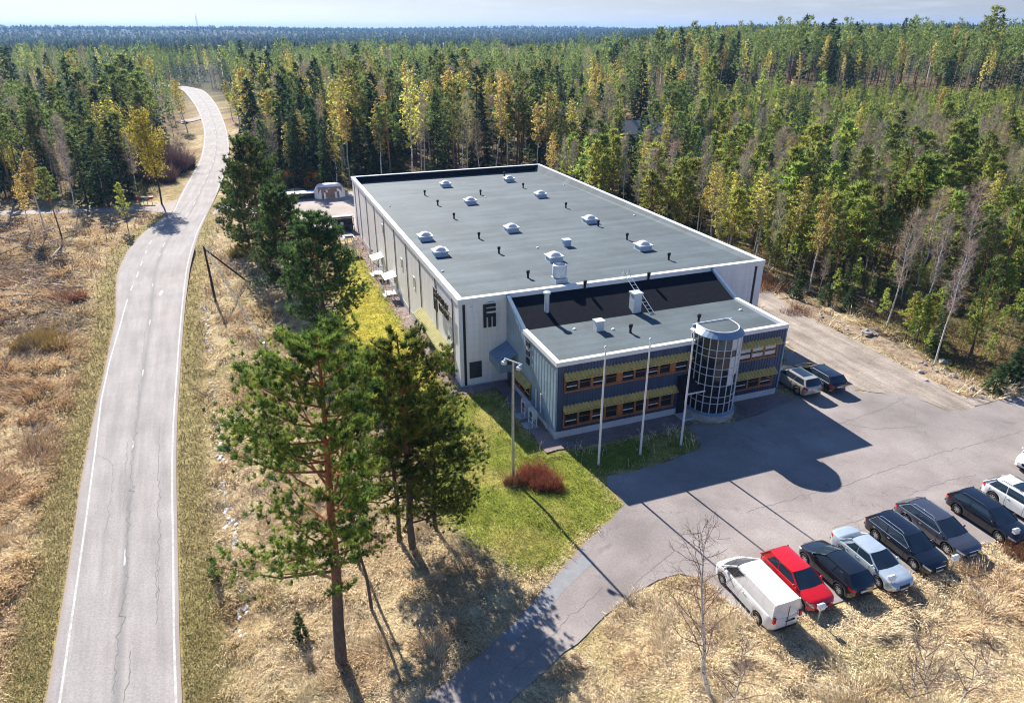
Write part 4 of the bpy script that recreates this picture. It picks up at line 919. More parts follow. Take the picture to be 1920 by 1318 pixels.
# ------------------------------------------------------------------ cars
def ip(x, pts):
    xs = [p[0] for p in pts]; return float(np.interp(x, xs, [p[1] for p in pts]))
def car(name, label, cat, u, v, face, col, metal, L_, W, H, wb, hood, belt, gh, rear=.95, clear=.2, wr=.33, van=False, rails=None, trim=None, sunroof=False, cladding=False, rimm='rim', group=None, tailshape=0, two_tone=None, xy=None, rz=None, plate=True, deck=None):
    # x forward, y left; gh = (rear base, rear top, front top, windscreen base) along x
    x_, y_ = L(u, v) if xy is None else xy
    ang = (TH-pi/2 if face < 0 else TH+pi/2) if rz is None else rz
    t = thing(name, label, cat, (x_, y_, .012), ang, group)
    pm = paint('car_paint', col, metal)
    xf, xr = L_/2, -L_/2; fo = (L_-wb)*.46; ax = (xf-fo, xf-fo-wb)
    nose = hood*.80; rb, rt, ft, fb = gh
    dk = deck if deck else belt+.02
    shp = [(xr, belt*.86 if not deck else dk*.9), (xr+.12, belt*.97 if not deck else dk*.98), (rb-.05, dk), (rb+.1, belt), (fb-.1, belt), (fb+.05, hood+.02), (xf-.55, hood*.94), (xf-.2, hood*.85), (xf, hood*.68)]
    xs = sorted(set([round(k, 3) for k in np.linspace(xr, xf, 58)]+[round(a+r_*wr*1.22, 3) for a in ax for r_ in (-1.001, -.96, -.8, -.5, 0, .5, .8, .96, 1.001)]))
    rings = []
    for x in xs:
        e = max(0, (abs(x)-(L_/2-.55))/.55); wd = W/2*(1-.30*e**2.6)
        zs = ip(x, shp); zb = clear+.16*max(0, (abs(x)-(L_/2-.3))/.3)
        for a in ax:
            d = abs(x-a); r = wr*1.22
            if d < r: zb = max(zb, wr+math.sqrt(r*r-d*d)*.97)
        zb = min(zb, zs-.12); hh = zs-zb
        bulge = 1.0
        rings.append([(x, 0, zb), (x, wd*.9, zb), (x, wd*.985, zb+.08*hh), (x, wd*1.0*bulge, zb+.5*hh), (x, wd*.99, zs-.09), (x, wd*.95, zs-.025), (x, wd*.86, zs+.0), (x, wd*.45, zs+.035), (x, 0, zs+.045)])
    n = len(rings[0]); mb = MB(); vs = []
    for r in rings: vs += r+[(p[0], -p[1], p[2]) for p in r[1:-1]][::-1]
    m = 2*n-2; fs = []; N = len(rings)
    for i in range(N-1):
        for k in range(m): fs.append((i*m+k, i*m+(k+1) % m, (i+1)*m+(k+1) % m, (i+1)*m+k))
    fs += [tuple(range(m)), tuple((N-1)*m+k for k in range(m))]
    mb.add(vs, fs); body = mb.build('body', pm, t, 38)
    MB().box(xr+.3, xf-.3, -W/2*.8, W/2*.8, clear-.02, clear+.12).build('underbody', M['black'], body)
    wbt, wrf = W/2*.915, W/2*(.80 if van else .70)
    zb0 = belt-.03; zr = H-.06
    # cabin frame: roof with pillars
    def sidepoint(s, k):                       # s 0 rear..1 front, k 0 belt..1 roof
        xb = rb+(fb-rb)*s; xt = rt+(ft-rt)*s; kk = k
        w_ = wbt+(wrf-wbt)*(kk**1.35)
        return np.array((xb+(xt-xb)*k, w_, zb0+(zr-zb0)*k))
    mb = MB()
    ns, nk = 14, 6
    for sg in (1, -1):
        vs = []; 
        for i in range(ns+1):
            for k in range(nk+1): p = sidepoint(i/ns, k/nk); vs.append((p[0], sg*p[1], p[2]))
        mb.add(vs, [(i*(nk+1)+k, (i+1)*(nk+1)+k, (i+1)*(nk+1)+k+1, i*(nk+1)+k+1) for i in range(ns) for k in range(nk)])
    nr = 10; vs = []; fs = []
    for i in range(nr+1):
        x = rt+(ft-rt)*i/nr; s_ = 2*i/nr-1
        for j in range(nr+1):
            y = 2*j/nr-1; vs.append((x+(.07*(1-y*y) if i == nr else -.05*(1-y*y) if i == 0 else 0), wrf*y, zr+.06*(1-abs(y)**3)*(1-.55*abs(s_)**3)+.0))
    for i in range(nr):
        for j in range(nr): fs.append((i*(nr+1)+j, (i+1)*(nr+1)+j, (i+1)*(nr+1)+j+1, i*(nr+1)+j+1))
    mb.add(vs, fs)
    cab = mb.build('cabin', pm if not two_tone else M['dark'], t, 38)
    if two_tone: pass
    def sheetp(nm, grid, mat, par):
        a, b = len(grid), len(grid[0]); mb = MB(); mb.add([p for r in grid for p in r], [(i*b+j, (i+1)*b+j, (i+1)*b+j+1, i*b+j+1) for i in range(a-1) for j in range(b-1)])
        return mb.build(nm, mat, par, 60)
    def screen(front, k0=.04, k1=1.0):
        g = []
        for k in np.linspace(k0, k1, 6):
            row = []
            for y in np.linspace(-1, 1, 9):
                s = 1 if front else 0; p = sidepoint(s, k); bow = (.16*(1-k)+.07*k)*(1-y*y)
                row.append((p[0]+(bow if front else -bow*.7)+(0.012 if front else -.012), p[1]*.97*y, p[2]+.05*k*(1-abs(y)**3)*.9))
            g.append(row)
        return g
    sheetp('windscreen', screen(True), M['carglass'], t)
    if not van: sheetp('rear_window', screen(False, .12), M['carglass'], t)
    else:
        sheetp('rear_panel', screen(False), pm, t)
    mb = MB()
    for sg in (1, -1):
        for s in (1, 0):
            pts = [sidepoint(s, k)*np.array((1, sg, 1)) for k in np.linspace(0, 1, 6)]
            MB().tube(pts, [.05, .045, .04, .04, .04, .05], 6).build('pillar', pm, cab, 60)
    for sg in (1, -1):
        spans = [(.76, .96)] if van else [(.09 if rear > .9 else .14, .45), (.475, .945)]
        for a, b in spans:
            g = []
            for k in np.linspace(.12, .88, 5):
                row = []
                for s in np.linspace(0, 1, 8):
                    sl_ = a+(b-a)*s
                    if a < .2 and rear <= .9: sl_ = a+.10*k*(1-s)+(b-a)*s
                    p = sidepoint(sl_, k); row.append((p[0], sg*(p[1]+.012), p[2]+.003))
                g.append(row)
            sheetp('side_window', g, M['carglass'], t)
        if trim:
            pts = [sidepoint(s, .07)*np.array((1, sg, 1))+np.array((0, sg*.02, 0)) for s in np.linspace(.06, .97, 10)]
            pts2 = [sidepoint(s, .93)*np.array((1, sg, 1))+np.array((0, sg*.02, 0)) for s in np.linspace(.08, .92, 10)][::-1]
            MB().tube(pts+pts2+[pts[0]], .016, 4).build('window_trim', M['chrome'], t)
        if rails:
            MB().tube([(rt+.25, sg*(wrf-.06), zr+.03), (rt+.4, sg*(wrf-.07), zr+.1), (ft-.35, sg*(wrf-.07), zr+.1), (ft-.15, sg*(wrf-.06), zr+.03)], .022, 5).build('roof_rail', M[rails], t)
        mp = sidepoint(.93, .1)
        mb = MB(); mb.lathe([(0,-.09),(.06,-.08),(.09,0),(.07,.07),(0,.09)], (0,0,0), 10); o = mb.build('mirror', pm, t, 60); o.location = (mp[0]-.02, sg*(mp[1]+.11), mp[2]+.1); o.scale = (.75, 1.3, .85)
        # lamps
        def patch(nm, xa, xb, ka, kb, m_):
            g = []
            for x in np.linspace(xa, xb, 7):
                i0 = min(max(np.searchsorted(xs, x), 1), N-1); tt = (x-xs[i0-1])/(xs[i0]-xs[i0-1]+1e-9); row = []
                for k in np.linspace(ka, kb, 5):
                    q = []
                    for rr in (rings[i0-1], rings[i0]): a_ = np.array(rr[int(k)]); b_ = np.array(rr[min(int(k)+1, n-1)]); q.append(a_+(b_-a_)*(k-int(k)))
                    p = q[0]+(q[1]-q[0])*tt; row.append((p[0]+(.012 if x > 0 else -.012), sg*(p[1]*1.012+.004), p[2]+.006))
                g.append(row)
            return sheetp(nm, g, m_, t)
        patch('headlamp', xf-.42, xf-.03, 3.62, 4.7, M['lamp'])
        if van: MB().box(xr-.05, xr+.06, sg*(W/2*.86)-.07, sg*(W/2*.86)+.07, belt*.8, belt*1.1).build('tail_lamp', M['tail'], t)
        elif tailshape == 1: patch('tail_lamp', xr+.01, xr+.26, 3.1, 5.2, M['tail'])
        else: patch('tail_lamp', xr+.01, xr+.34, 3.5, 4.7, M['tail'])
        if not van:
            for xg in (fb-.55, (fb+rb)*.5-.05, rb+.55): patch('door_gap', xg-.012, xg+.012, 1.6, 4.3, M['black'])
        for s_ in (.18 if not van else .5, .52):
            hp = sidepoint(s_ if s_ > .3 else .22, 0); MB().box(hp[0]-.08, hp[0]+.08, min(sg*W/2*.985, sg*(W/2+.02)), max(sg*W/2*.985, sg*(W/2+.02)), belt-.16, belt-.13).build('door_handle', M['chrome'] if trim else pm, t)
        # wheels
        for a in ax:
            yo = sg*(W/2-.105)
            mb = MB(); tw = .105
            prof = [(wr*.62,-tw),(wr*.93,-tw),(wr,-tw*.7),(wr,tw*.7),(wr*.93,tw),(wr*.62,tw),(wr*.6,0)]
            k = 22; vs = [(a+r*cos(2*pi*i/k), yo+d, wr+r*sin(2*pi*i/k)) for r, d in prof for i in range(k)]
            q = len(prof); mb.add(vs, [(j*k+i, j*k+(i+1) % k, ((j+1) % q)*k+(i+1) % k, ((j+1) % q)*k+i) for j in range(q) for i in range(k)])
            wh = mb.build('wheel', M['black'], t, 50)
            mb = MB(); ro = wr*.64; yf = yo+sg*.085
            for i in range(k):
                c0, c1 = 2*pi*i/k, 2*pi*(i+1)/k
                for r0, r1, d0, d1 in ((ro, ro*.86, .0, 0), (ro*.24, 0, .0, .01)):
                    mb.add([(a+r0*cos(c0), yf+sg*d0, wr+r0*sin(c0)), (a+r0*cos(c1), yf+sg*d0, wr+r0*sin(c1)), (a+r1*cos(c1), yf+sg*d1, wr+r1*sin(c1)), (a+r1*cos(c0), yf+sg*d1, wr+r1*sin(c0))], [(0,1,2,3)])
            for i in range(7):
                c = 2*pi*i/7; ca, sa = cos(c), sin(c); wv = .035
                mb.add([(a+ro*.2*ca-wv*sa, yf, wr+ro*.2*sa+wv*ca), (a+ro*.2*ca+wv*sa, yf, wr+ro*.2*sa-wv*ca), (a+ro*.9*ca+wv*sa, yf, wr+ro*.9*sa-wv*ca), (a+ro*.9*ca-wv*sa, yf, wr+ro*.9*sa+wv*ca)], [(0,1,2,3)])
            mb.build('rim', M[rimm], wh)
            MB().lathe([(0,0),(ro,0)], (0,0,0), 20).build('hub', M['dark'], wh).matrix_local = __import__('mathutils').Matrix.Translation((a, yo+sg*.03, wr)) @ __import__('mathutils').Matrix.Rotation(pi/2, 4, 'X')
    zg = hood*.55
    MB().box(xf-.12, xf+.012, -W*.2, W*.2, zg-.02, zg+.17).box(xf-.2, xf-.005, -W*.3, W*.3, clear+.1, clear+.2).build('grille', M['black'], t)
    if trim: MB().tube([(xf+.015, -W*.2, zg+.18), (xf+.015, W*.2, zg+.18)], .018, 5).build('grille_trim', M['chrome'], t)
    MB().box(xf, xf+.03, -.25, .25, zg-.14, zg-.03).build('number_plate', M['plate'], t)
    zp = belt*.72
    MB().box(xr-.035, xr+.02, -.25, .25, zp-.06, zp+.06).build('number_plate', M['plate'], t)
    MB().box(xr-.02, xr+.2, -W*.36, W*.36, clear+.1, clear+.22).build('rear_bumper', M['dark'] if not van else M['black'], t)
    if sunroof:
        g = [[(x, wrf*.74*y, zr+.066*(1-abs(.74*y)**3)+.008) for y in np.linspace(-1, 1, 7)] for x in np.linspace(rt+(ft-rt)*sunroof[0], rt+(ft-rt)*sunroof[1], 6)]
        sheetp('glass_roof', g, M['carglass'], t)
    if van:
        MB().box(xr-.035, xr-.005, -.012, .012, .45, H-.15).build('door_gap', M['dark'], t)
        MB().box(xr-.045, xr-.01, -.5, .12, .78, .86).build('rear_trim', M['black'], t)
    return t, cab, pm
def wheelpos(r, f, v_off=0):            # from the ground contacts of both near wheels
    a = toL(*px(*r)); b = toL(*px(*f)); return (a[0]+b[0])/2, (a[1]+b[1])/2
def place(r, f, W): u, v = wheelpos(r, f); return u+W/2-.08, v
u, v = place((1419,1166), (1357,1098), 1.9)
car('delivery_van', 'white delivery van parked nose to the lot, leftmost in the row', 'van', u, v, 1, (.72,.72,.73), 0, 4.9, 1.9, 1.97, 3.0, 1.08, 1.12, (-2.36,-2.28,.72,1.82), van=True, clear=.22, wr=.33, rails=None)
u, v = place((1437,1077), (1498,1135), 1.78)
car('hatchback', 'bright red hatchback between the white van and the black crossover', 'car', u, v, -1, (.55,.006,.008), .0, 4.26, 1.78, 1.46, 2.62, .90, .94, (-2.0,-1.55,.25,1.12), rear=.85, wr=.32, tailshape=1)
u, v = place((1574,1115), (1508,1058), 1.78)
car('crossover', 'black crossover parked tail to the grass, right of the red hatchback', 'car', u, v, 1, (.012,.016,.024), .3, 4.2, 1.78, 1.56, 2.6, 1.0, 1.04, (-2.02,-1.45,.2,1.15), rear=.8, wr=.34, clear=.24, tailshape=0)
u, v = place((1577,1037), (1640,1098), 1.76)
car('saloon_car', 'silver saloon with a pale boot lid between two dark cars', 'car', u, v, -1, (.50,.58,.64), .35, 4.75, 1.76, 1.42, 2.68, .88, .92, (-1.6,-.95,.35,1.22), rear=.8, wr=.31, deck=.98)
u, v = place((1642,1009), (1705,1064), 1.82)
car('estate_car', 'black estate with bright window trim, right of the silver saloon', 'car', u, v, -1, (.008,.011,.02), .3, 4.77, 1.82, 1.5, 2.71, .88, .93, (-2.22,-1.75,.35,1.25), wr=.33, rails='chrome', trim=True, tailshape=1)
u, v = place((1694,980), (1772,1036), 1.87)
car('estate_car', 'dark grey metallic estate with alloy wheels, right of the trimmed black estate', 'car', u, v, -1, (.10,.105,.13), .6, 4.93, 1.87, 1.46, 2.84, .87, .92, (-2.3,-1.62,.3,1.3), wr=.35, rails='chrome', trim=True)
u, v = place((1793,962), (1865,1012), 1.83)
car('estate_car', 'black estate parked next to the white sport utility car', 'car', u, v, -1, (.008,.010,.018), .3, 4.75, 1.83, 1.48, 2.8, .88, .93, (-2.2,-1.7,.3,1.24), wr=.34, rails='dark')
u2, v2 = toL(*px(1856, 940))
car('utility_car', 'white sport utility car with a dark glass roof, cut by the photo edge', 'car', u2+.88, v2-1.42, -1, (.74,.75,.76), 0, 4.7, 1.9, 1.66, 2.8, 1.05, 1.08, (-2.2,-1.6,.2,1.15), wr=.37, clear=.25, rails='dark', sunroof=(.5, .97))
nx_, ny_ = px(1911, 897)
car('parked_car', 'white car whose nose just enters the photo at its right edge', 'car', 0, 0, 1, (.74,.74,.75), 0, 4.4, 1.8, 1.5, 2.65, .92, .96, (-2.0,-1.5,.25,1.12), wr=.33, xy=(nx_+3.1*cos(R(35)), ny_+3.1*sin(R(35))), rz=R(215))
u2, v2 = toL(*px(1495, 741))
t, cab, pm = car('utility_car', 'beige sport utility car with a blue glass roof beside the blue wing corner', 'car', u2+.85, v2+1.45, 1, (.50,.46,.40), .4, 4.7, 1.9, 1.64, 2.85, 1.06, 1.1, (-2.25,-1.85,.2,1.15), wr=.38, clear=.24, sunroof=(.22, .97))
u2, v2 = toL(*px(1547, 733))
car('estate_car', 'black estate with bright window trim parked beside the beige car', 'car', u2+.62, v2+1.55, 1, (.012,.014,.02), .3, 4.8, 1.87, 1.52, 2.85, .9, .95, (-2.28,-1.85,.3,1.25), wr=.35, trim=True, tailshape=1, sunroof=(.4, .97))

# ------------------------------------------------------------------ trees: shapes
def rot(v, ax_, an): return v
def fan(centers, dirs, size, width, rng, per, spread=.8, tintf=None):
    # needle/leaf tufts: per triangles around each centre, tips pointing along dirs with spread
    n = len(centers); c = np.repeat(centers, per, 0); d = np.repeat(dirs, per, 0)+rng.normal(0, spread, (n*per, 3))
    d /= np.linalg.norm(d, axis=1)[:, None]+1e-9
    s = np.cross(d, rng.normal(0, 1, d.shape)); s /= np.linalg.norm(s, axis=1)[:, None]+1e-9
    sz = np.repeat(size, per)*rng.uniform(.6, 1.25, n*per); w = width*rng.uniform(.7, 1.3, n*per)*np.ones(n*per)
    b = c+rng.normal(0, .12, c.shape)*np.repeat(size, per)[:, None]
    return np.stack([b-s*w[:, None], b+s*w[:, None], b+d*sz[:, None]], 1)
def wood_tubes(mb, p0, p1, r0, r1, n=4, sag=0, mid=None):
    p0 = np.array(p0); p1 = np.array(p1); m = (p0+p1)/2 if mid is None else mid
    mb.tube([p0, m, p1], [r0, (r0+r1)/2, r1], n, cap=False)
def trunk_path(h, rng, bend=.25):
    k = 7; off = np.cumsum(rng.normal(0, bend/3, (k, 2)), 0); off -= off[0]
    return np.stack([off[:, 0], off[:, 1], np.linspace(-.3, h, k)], 1)
def at_h(path, z):
    return np.array([np.interp(z, path[:, 2], path[:, 0]), np.interp(z, path[:, 2], path[:, 1]), z])
def make_mesh(mb, name, mat):
    o = mb.build(name, mat, None, 60); me = o.data; bpy.data.objects.remove(o); return me
def tintv(rng, n, base, var=.25, per=1):
    k = rng.uniform(1-var, 1+var, (n, 1)); j = rng.uniform(-.08, .08, (n, 3)); t = np.array(base)[None]*k*(1+j)
    return np.repeat(t, per, 0)
PINE = [(.21, .265, .08), (.26, .295, .08), (.17, .23, .085)]
def pine(h=16, base=.45, rad=2.6, nbr=46, cl=7, per=9, size=.5, width=.07, seed=0, col=None, flat=.55, tr=.2, woodn=True, lean=(0, 0), asym=None, blen=1.0):
    rng = np.random.default_rng(seed); path = trunk_path(h, rng); path[:, 0] += np.linspace(0, lean[0], 7); path[:, 1] += np.linspace(0, lean[1], 7)
    wood = MB(); zz = np.linspace(0, 1, 7); wood.tube(path, list(tr*(1-.85*zz**1.1)), 7, cap=False)
    C = []; D = []; Z = []
    for i in range(nbr):
        t = (i+rng.random())/nbr; t = t**.85; z = h*(base+(1-base)*t*.97)
        prof = (1-t)**flat*(.55+.45*min(1, t*4))+.12
        ln = rad*prof*rng.uniform(.55, 1.15)*blen; a = i*2.4+rng.normal(0, .5)
        if asym is not None: ln *= 1+asym[1]*cos(a-asym[0])*(1-t)
        rise = rng.uniform(-.05, .35)+.5*t
        d = np.array((cos(a), sin(a), rise)); d /= np.linalg.norm(d); p0 = at_h(path, z); p1 = p0+d*ln; p1[2] += .12*ln
        if woodn: wood_tubes(wood, p0, p1, max(.02, tr*.32*(1-t*.6)*min(1, ln/2.5)), .012, 4, mid=p0+d*ln*.5+np.array((0, 0, -.05*ln)))
        m = max(3, int(cl*ln/rad*1.4*(.6+.6*t)))
        q = rng.uniform(.32, 1.02, m)**.7; side = np.array((-d[1], d[0], 0))
        pos = p0[None]+(p1-p0)[None]*q[:, None]+side[None]*(rng.normal(0, .24, m)*ln*(.35+.5*q))[:, None]+np.stack([0*q, 0*q, rng.normal(.1, .13, m)*ln*.5], 1)
        C.append(pos); D.append(np.repeat((d*.55+np.array((0, 0, .75)))[None], m, 0)); Z.append(np.full(m, t))
    top = at_h(path, h*.985); C.append(top[None]+rng.normal(0, .25, (5, 3))*rad*.25); D.append(np.repeat(np.array((0, 0, 1.))[None], 5, 0)); Z.append(np.ones(5))
    C = np.concatenate(C); D = np.concatenate(D)
    T = fan(C, D, np.full(len(C), size)*rng.uniform(.7, 1.3, len(C)), width, rng, per, .75)
    tint = np.repeat(np.stack([np.array((col or PINE)[rng.integers(3 if col is None else len(col))]) for _ in range(len(C))]), per, 0)*rng.uniform(.72, 1.3, (len(T), 1))*np.repeat(rng.uniform(.8, 1.2, (len(C), 1)), per, 0)
    return T, tint, wood
def spruce(h=16, rad=2.2, nbr=85, cl=5, per=5, size=.6, width=.11, seed=0, col=((.07, .11, .05), (.10, .14, .055), (.05, .085, .045)), base=.06, tr=.17):
    rng = np.random.default_rng(seed); path = trunk_path(h, rng, .08); wood = MB(); wood.tube(path, list(tr*(1-.9*np.linspace(0, 1, 7))), 6, cap=False)
    C = []; D = []
    for i in range(nbr):
        t = ((i+rng.random())/nbr)**1.05; z = h*(base+(1-base)*t*.98); ln = rad*((1-t)**.8)*rng.uniform(.7, 1.12)+.1; a = i*2.4+rng.normal(0, .4)
        d = np.array((cos(a), sin(a), -.28+.55*t)); p0 = at_h(path, z); m = max(2, int(cl*ln/rad*1.5))
        q = rng.uniform(.15, 1, m)**.75; pos = p0[None]+d[None]*(ln*q)[:, None]; side = np.array((-d[1], d[0], 0)); pos = pos+side[None]*(rng.normal(0, .16, m)*ln)[:, None]
        C.append(pos); D.append(np.repeat((d*1.0+np.array((0, 0, -.35)))[None], m, 0))
    top = at_h(path, h); C.append(np.array([top-(0, 0, .3), top-(0, 0, .7)])); D.append(np.array([(0, 0, 1.), (0, 0, 1.)]))
    C = np.concatenate(C); D = np.concatenate(D); T = fan(C, D, np.full(len(C), size), width, rng, per, .5)
    tint = np.repeat(np.stack([np.array(col[rng.integers(len(col))]) for _ in range(len(C))]), per, 0)*rng.uniform(.7, 1.35, (len(T), 1))
    return T, tint, wood
def birch(h=16, base=.42, rad=1.7, nbr=40, cl=10, per=2, size=.26, width=.10, seed=0, col=((.58, .50, .14), (.64, .52, .12), (.48, .46, .14)), tr=.13, leaf=True, twigs=8, twcol=(.17, .115, .09)):
    rng = np.random.default_rng(seed); path = trunk_path(h, rng, .5); wood = MB(); wood.tube(path, list(tr*(1-.93*np.linspace(0, 1, 7))), 7, cap=False)
    C = []; D = []; TW = []
    for i in range(nbr):
        t = (i+rng.random())/nbr; z = h*(base+(1-base)*t*.95); prof = (.35+.65*min(1, t*3.2))*(1-t)**.55+.08
        ln = rad*prof*rng.uniform(.65, 1.15)*1.35; a = i*2.4+rng.normal(0, .5); up = rng.uniform(.7, 1.5)
        d = np.array((cos(a), sin(a), up)); d /= np.linalg.norm(d); p0 = at_h(path, z); p1 = p0+d*ln
        if tr > .05: wood_tubes(wood, p0, p1, tr*.28*(1-.6*t), .01, 3)
        for k in range(twigs):
            q = rng.uniform(.3, 1); b = p0+(p1-p0)*q; dd = d*.5+rng.normal(0, .55, 3)+np.array((0, 0, rng.uniform(-.5, .4))); dd /= np.linalg.norm(dd)
            s = np.cross(dd, rng.normal(0, 1, 3)); s /= np.linalg.norm(s); l2 = rng.uniform(.5, 1.25)*(.5+.35*rad)
            TW.append([b-s*.018, b+s*.018, b+dd*l2])
        if leaf:
            m = max(3, int(cl*ln/rad)); q = rng.uniform(.25, 1.1, m); pos = p0[None]+(p1-p0)[None]*q[:, None]+rng.normal(0, .22, (m, 3))*(.5+.3*rad); pos[:, 2] -= rng.uniform(0, .5, m)*q
            C.append(pos); D.append(rng.normal(0, 1, (m, 3))+np.array((0, 0, -.5)))
    TW = np.array(TW).reshape(-1, 3, 3); tw = tintv(rng, len(TW), twcol, .3)
    if not leaf: return TW, tw, wood
    C = np.concatenate(C); D = np.concatenate(D); T = fan(C, D, np.full(len(C), size), width, rng, per, .9)
    tint = np.repeat(np.stack([np.array(col[rng.integers(len(col))]) for _ in range(len(C))]), per, 0)*rng.uniform(.7, 1.3, (len(T), 1))
    return np.concatenate([T, TW]), np.concatenate([tint, tw]), wood
BARK = {'pine': 'pinebark', 'young_pine': 'pinebark', 'spruce': 'sprucebark', 'birch': 'birchbark', 'bare': 'birchbark'}
YP = [(.31, .36, .08), (.39, .40, .09), (.25, .32, .085)]
GEN = {
 'pine': lambda k, q: pine(16, [.42, .5, .56, .36, .48][k], [2.5, 2.2, 2.0, 2.8, 2.4][k], int(44*q), 7, max(3, int(9*q)), .52/q**.4, .075/q**.6, 100+k, tr=.17),
 'young_pine': lambda k, q: pine(16, [.25, .3, .2, .34, .28][k], [3.6, 3.3, 3.9, 3.1, 3.5][k], int(50*q), 7, max(3, int(9*q)), .8/q**.4, .12/q**.6, 200+k, YP, .75, tr=.2),
 'spruce': lambda k, q: spruce(16, [2.1, 2.5, 1.8, 2.3, 2.0][k], int(80*q), 5, max(3, int(5*q)), .75/q**.4, .13/q**.5, 300+k),
 'birch': lambda k, q: birch(16, [.40, .46, .34, .5, .38][k], [1.6, 1.45, 1.8, 1.4, 1.7][k], int(42*q), int(15*q), 2, .34/q**.5, .13/q**.5, 400+k, twigs=int(6*q), tr=.13),
 'bare': lambda k, q: birch(16, [.34, .4, .3, .44, .36][k], [1.8, 1.6, 2.0, 1.5, 1.9][k], int(44*q), 0, 2, seed=500+k, leaf=False, twigs=int(26*q), tr=.12, twcol=[(.36, .275, .22), (.33, .27, .225), (.38, .31, .20), (.29, .235, .20), (.38, .33, .19)][k]),
}
PROTO = {}
def proto(kind, k):
    if (kind, k) not in PROTO:
        T, ti, wd = GEN[kind](k, 1.0)
        PROTO[kind, k] = (soup(kind+'_crown', T, ti, M['leaf'], lnk=False), make_mesh(wd, kind+'_trunk', M[BARK[kind]]))
    return PROTO[kind, k]
NAME = {'pine': 'pine_tree', 'young_pine': 'pine_tree', 'spruce': 'spruce_tree', 'birch': 'birch_tree', 'bare': 'bare_birch_tree'}
CAT = {'pine': 'pine tree', 'young_pine': 'young pine', 'spruce': 'spruce tree', 'birch': 'birch tree', 'bare': 'bare tree'}
def tree(kind, k, x, y, h, label, group=None, rz=None, wide=1.0, meshes=None, z=None, lean=None):
    z = float(hgt(x, y)) if z is None else z
    t = thing(NAME[kind], label, CAT[kind], (x, y, z-.05), RG.uniform(0, 6.28) if rz is None else rz, group)
    c, tr = meshes or proto(kind, k); s = h/16 if meshes is None else 1
    t.scale = (s*wide, s*wide, s)
    if lean: t.rotation_euler = (lean[0], lean[1], t.rotation_euler[2])
    link(bpy.data.objects.new('crown', c), t); link(bpy.data.objects.new('trunk', tr), t); return t
def unique(kind, gen, bark_):
    T, ti, wd = gen; return soup(kind+'_crown', T, ti, M['leaf'], lnk=False), make_mesh(wd, kind+'_trunk', M[bark_])

# hero pines, each of its own shape
HP = [(.11, .18, .04), (.18, .25, .045), (.06, .105, .038), (.25, .30, .06)]
HD = [(.065, .115, .04), (.095, .15, .045), (.05, .085, .038), (.13, .18, .05)]
def hero(pxy, h, label, **kw):
    x, y = px(*pxy); m = unique('pine', pine(h, col=HD if kw['seed'] > 4 else HP, **kw), 'pinebark'); tree('pine', 0, x, y, h, label, None, 0, 1, m)
hero((640,1243), 17.6, 'tallest foreground pine with a long bare grey trunk and reaching lower branches', base=.28, rad=3.55, nbr=70, cl=52, per=28, size=.23, width=.016, seed=1, flat=.30, tr=.31, lean=(.9, -.3), asym=(pi, .6))
hero((775,1027), 14.0, 'broad foreground pine with an orange trunk between the tall pine and the hall corner', base=.14, rad=4.5, nbr=84, cl=58, per=26, size=.24, width=.016, seed=2, flat=.55, tr=.24, lean=(-.2, .2), asym=(-.4, .4))
hero((818,992), 9.6, 'dark lower pine added for shade right of the broad pine at the lawn edge', base=.12, rad=3.3, nbr=64, cl=44, per=24, size=.24, width=.016, seed=9, flat=.6, tr=.15, lean=(.2, 0))  # pine added for its shadow and to fill the broad pine's lower right
hero((748,1012), 12.2, 'slender second pine close behind the broad orange-trunked pine', base=.2, rad=2.6, nbr=48, cl=40, per=24, size=.24, width=.016, seed=3, tr=.15, lean=(.3, .1))
hero((697,1142), 8.3, 'thin small pine growing between the two big foreground pines', base=.42, rad=1.6, nbr=30, cl=22, per=22, size=.22, width=.016, seed=3, tr=.1, lean=(-.3, .2))
hero((672,1062), 9.0, 'slim pine with sparse branches behind the tall foreground pine', base=.5, rad=1.6, nbr=26, cl=22, per=22, size=.22, width=.016, seed=4, tr=.1)
hero((612,640), 12.8, 'dense dark pine nearest the lawn beside the hall', base=.05, rad=4.7, nbr=116, cl=42, per=20, size=.32, width=.026, seed=5, flat=.55, tr=.25)
hero((545,560), 12.6, 'dense pine in the middle of the roadside row', base=.06, rad=4.4, nbr=100, cl=36, per=18, size=.34, width=.03, seed=6, flat=.55, tr=.24)
hero((500,497), 16.2, 'tall dense pine nearest the road at the yard entrance', base=.05, rad=5.4, nbr=110, cl=36, per=18, size=.36, width=.033, seed=7, flat=.6, tr=.26)
hero((470,470), 11.0, 'shorter pine leaning over the verge beside the yard entrance', base=.06, rad=3.8, nbr=70, cl=30, per=18, size=.36, width=.033, seed=8, flat=.55, tr=.2)
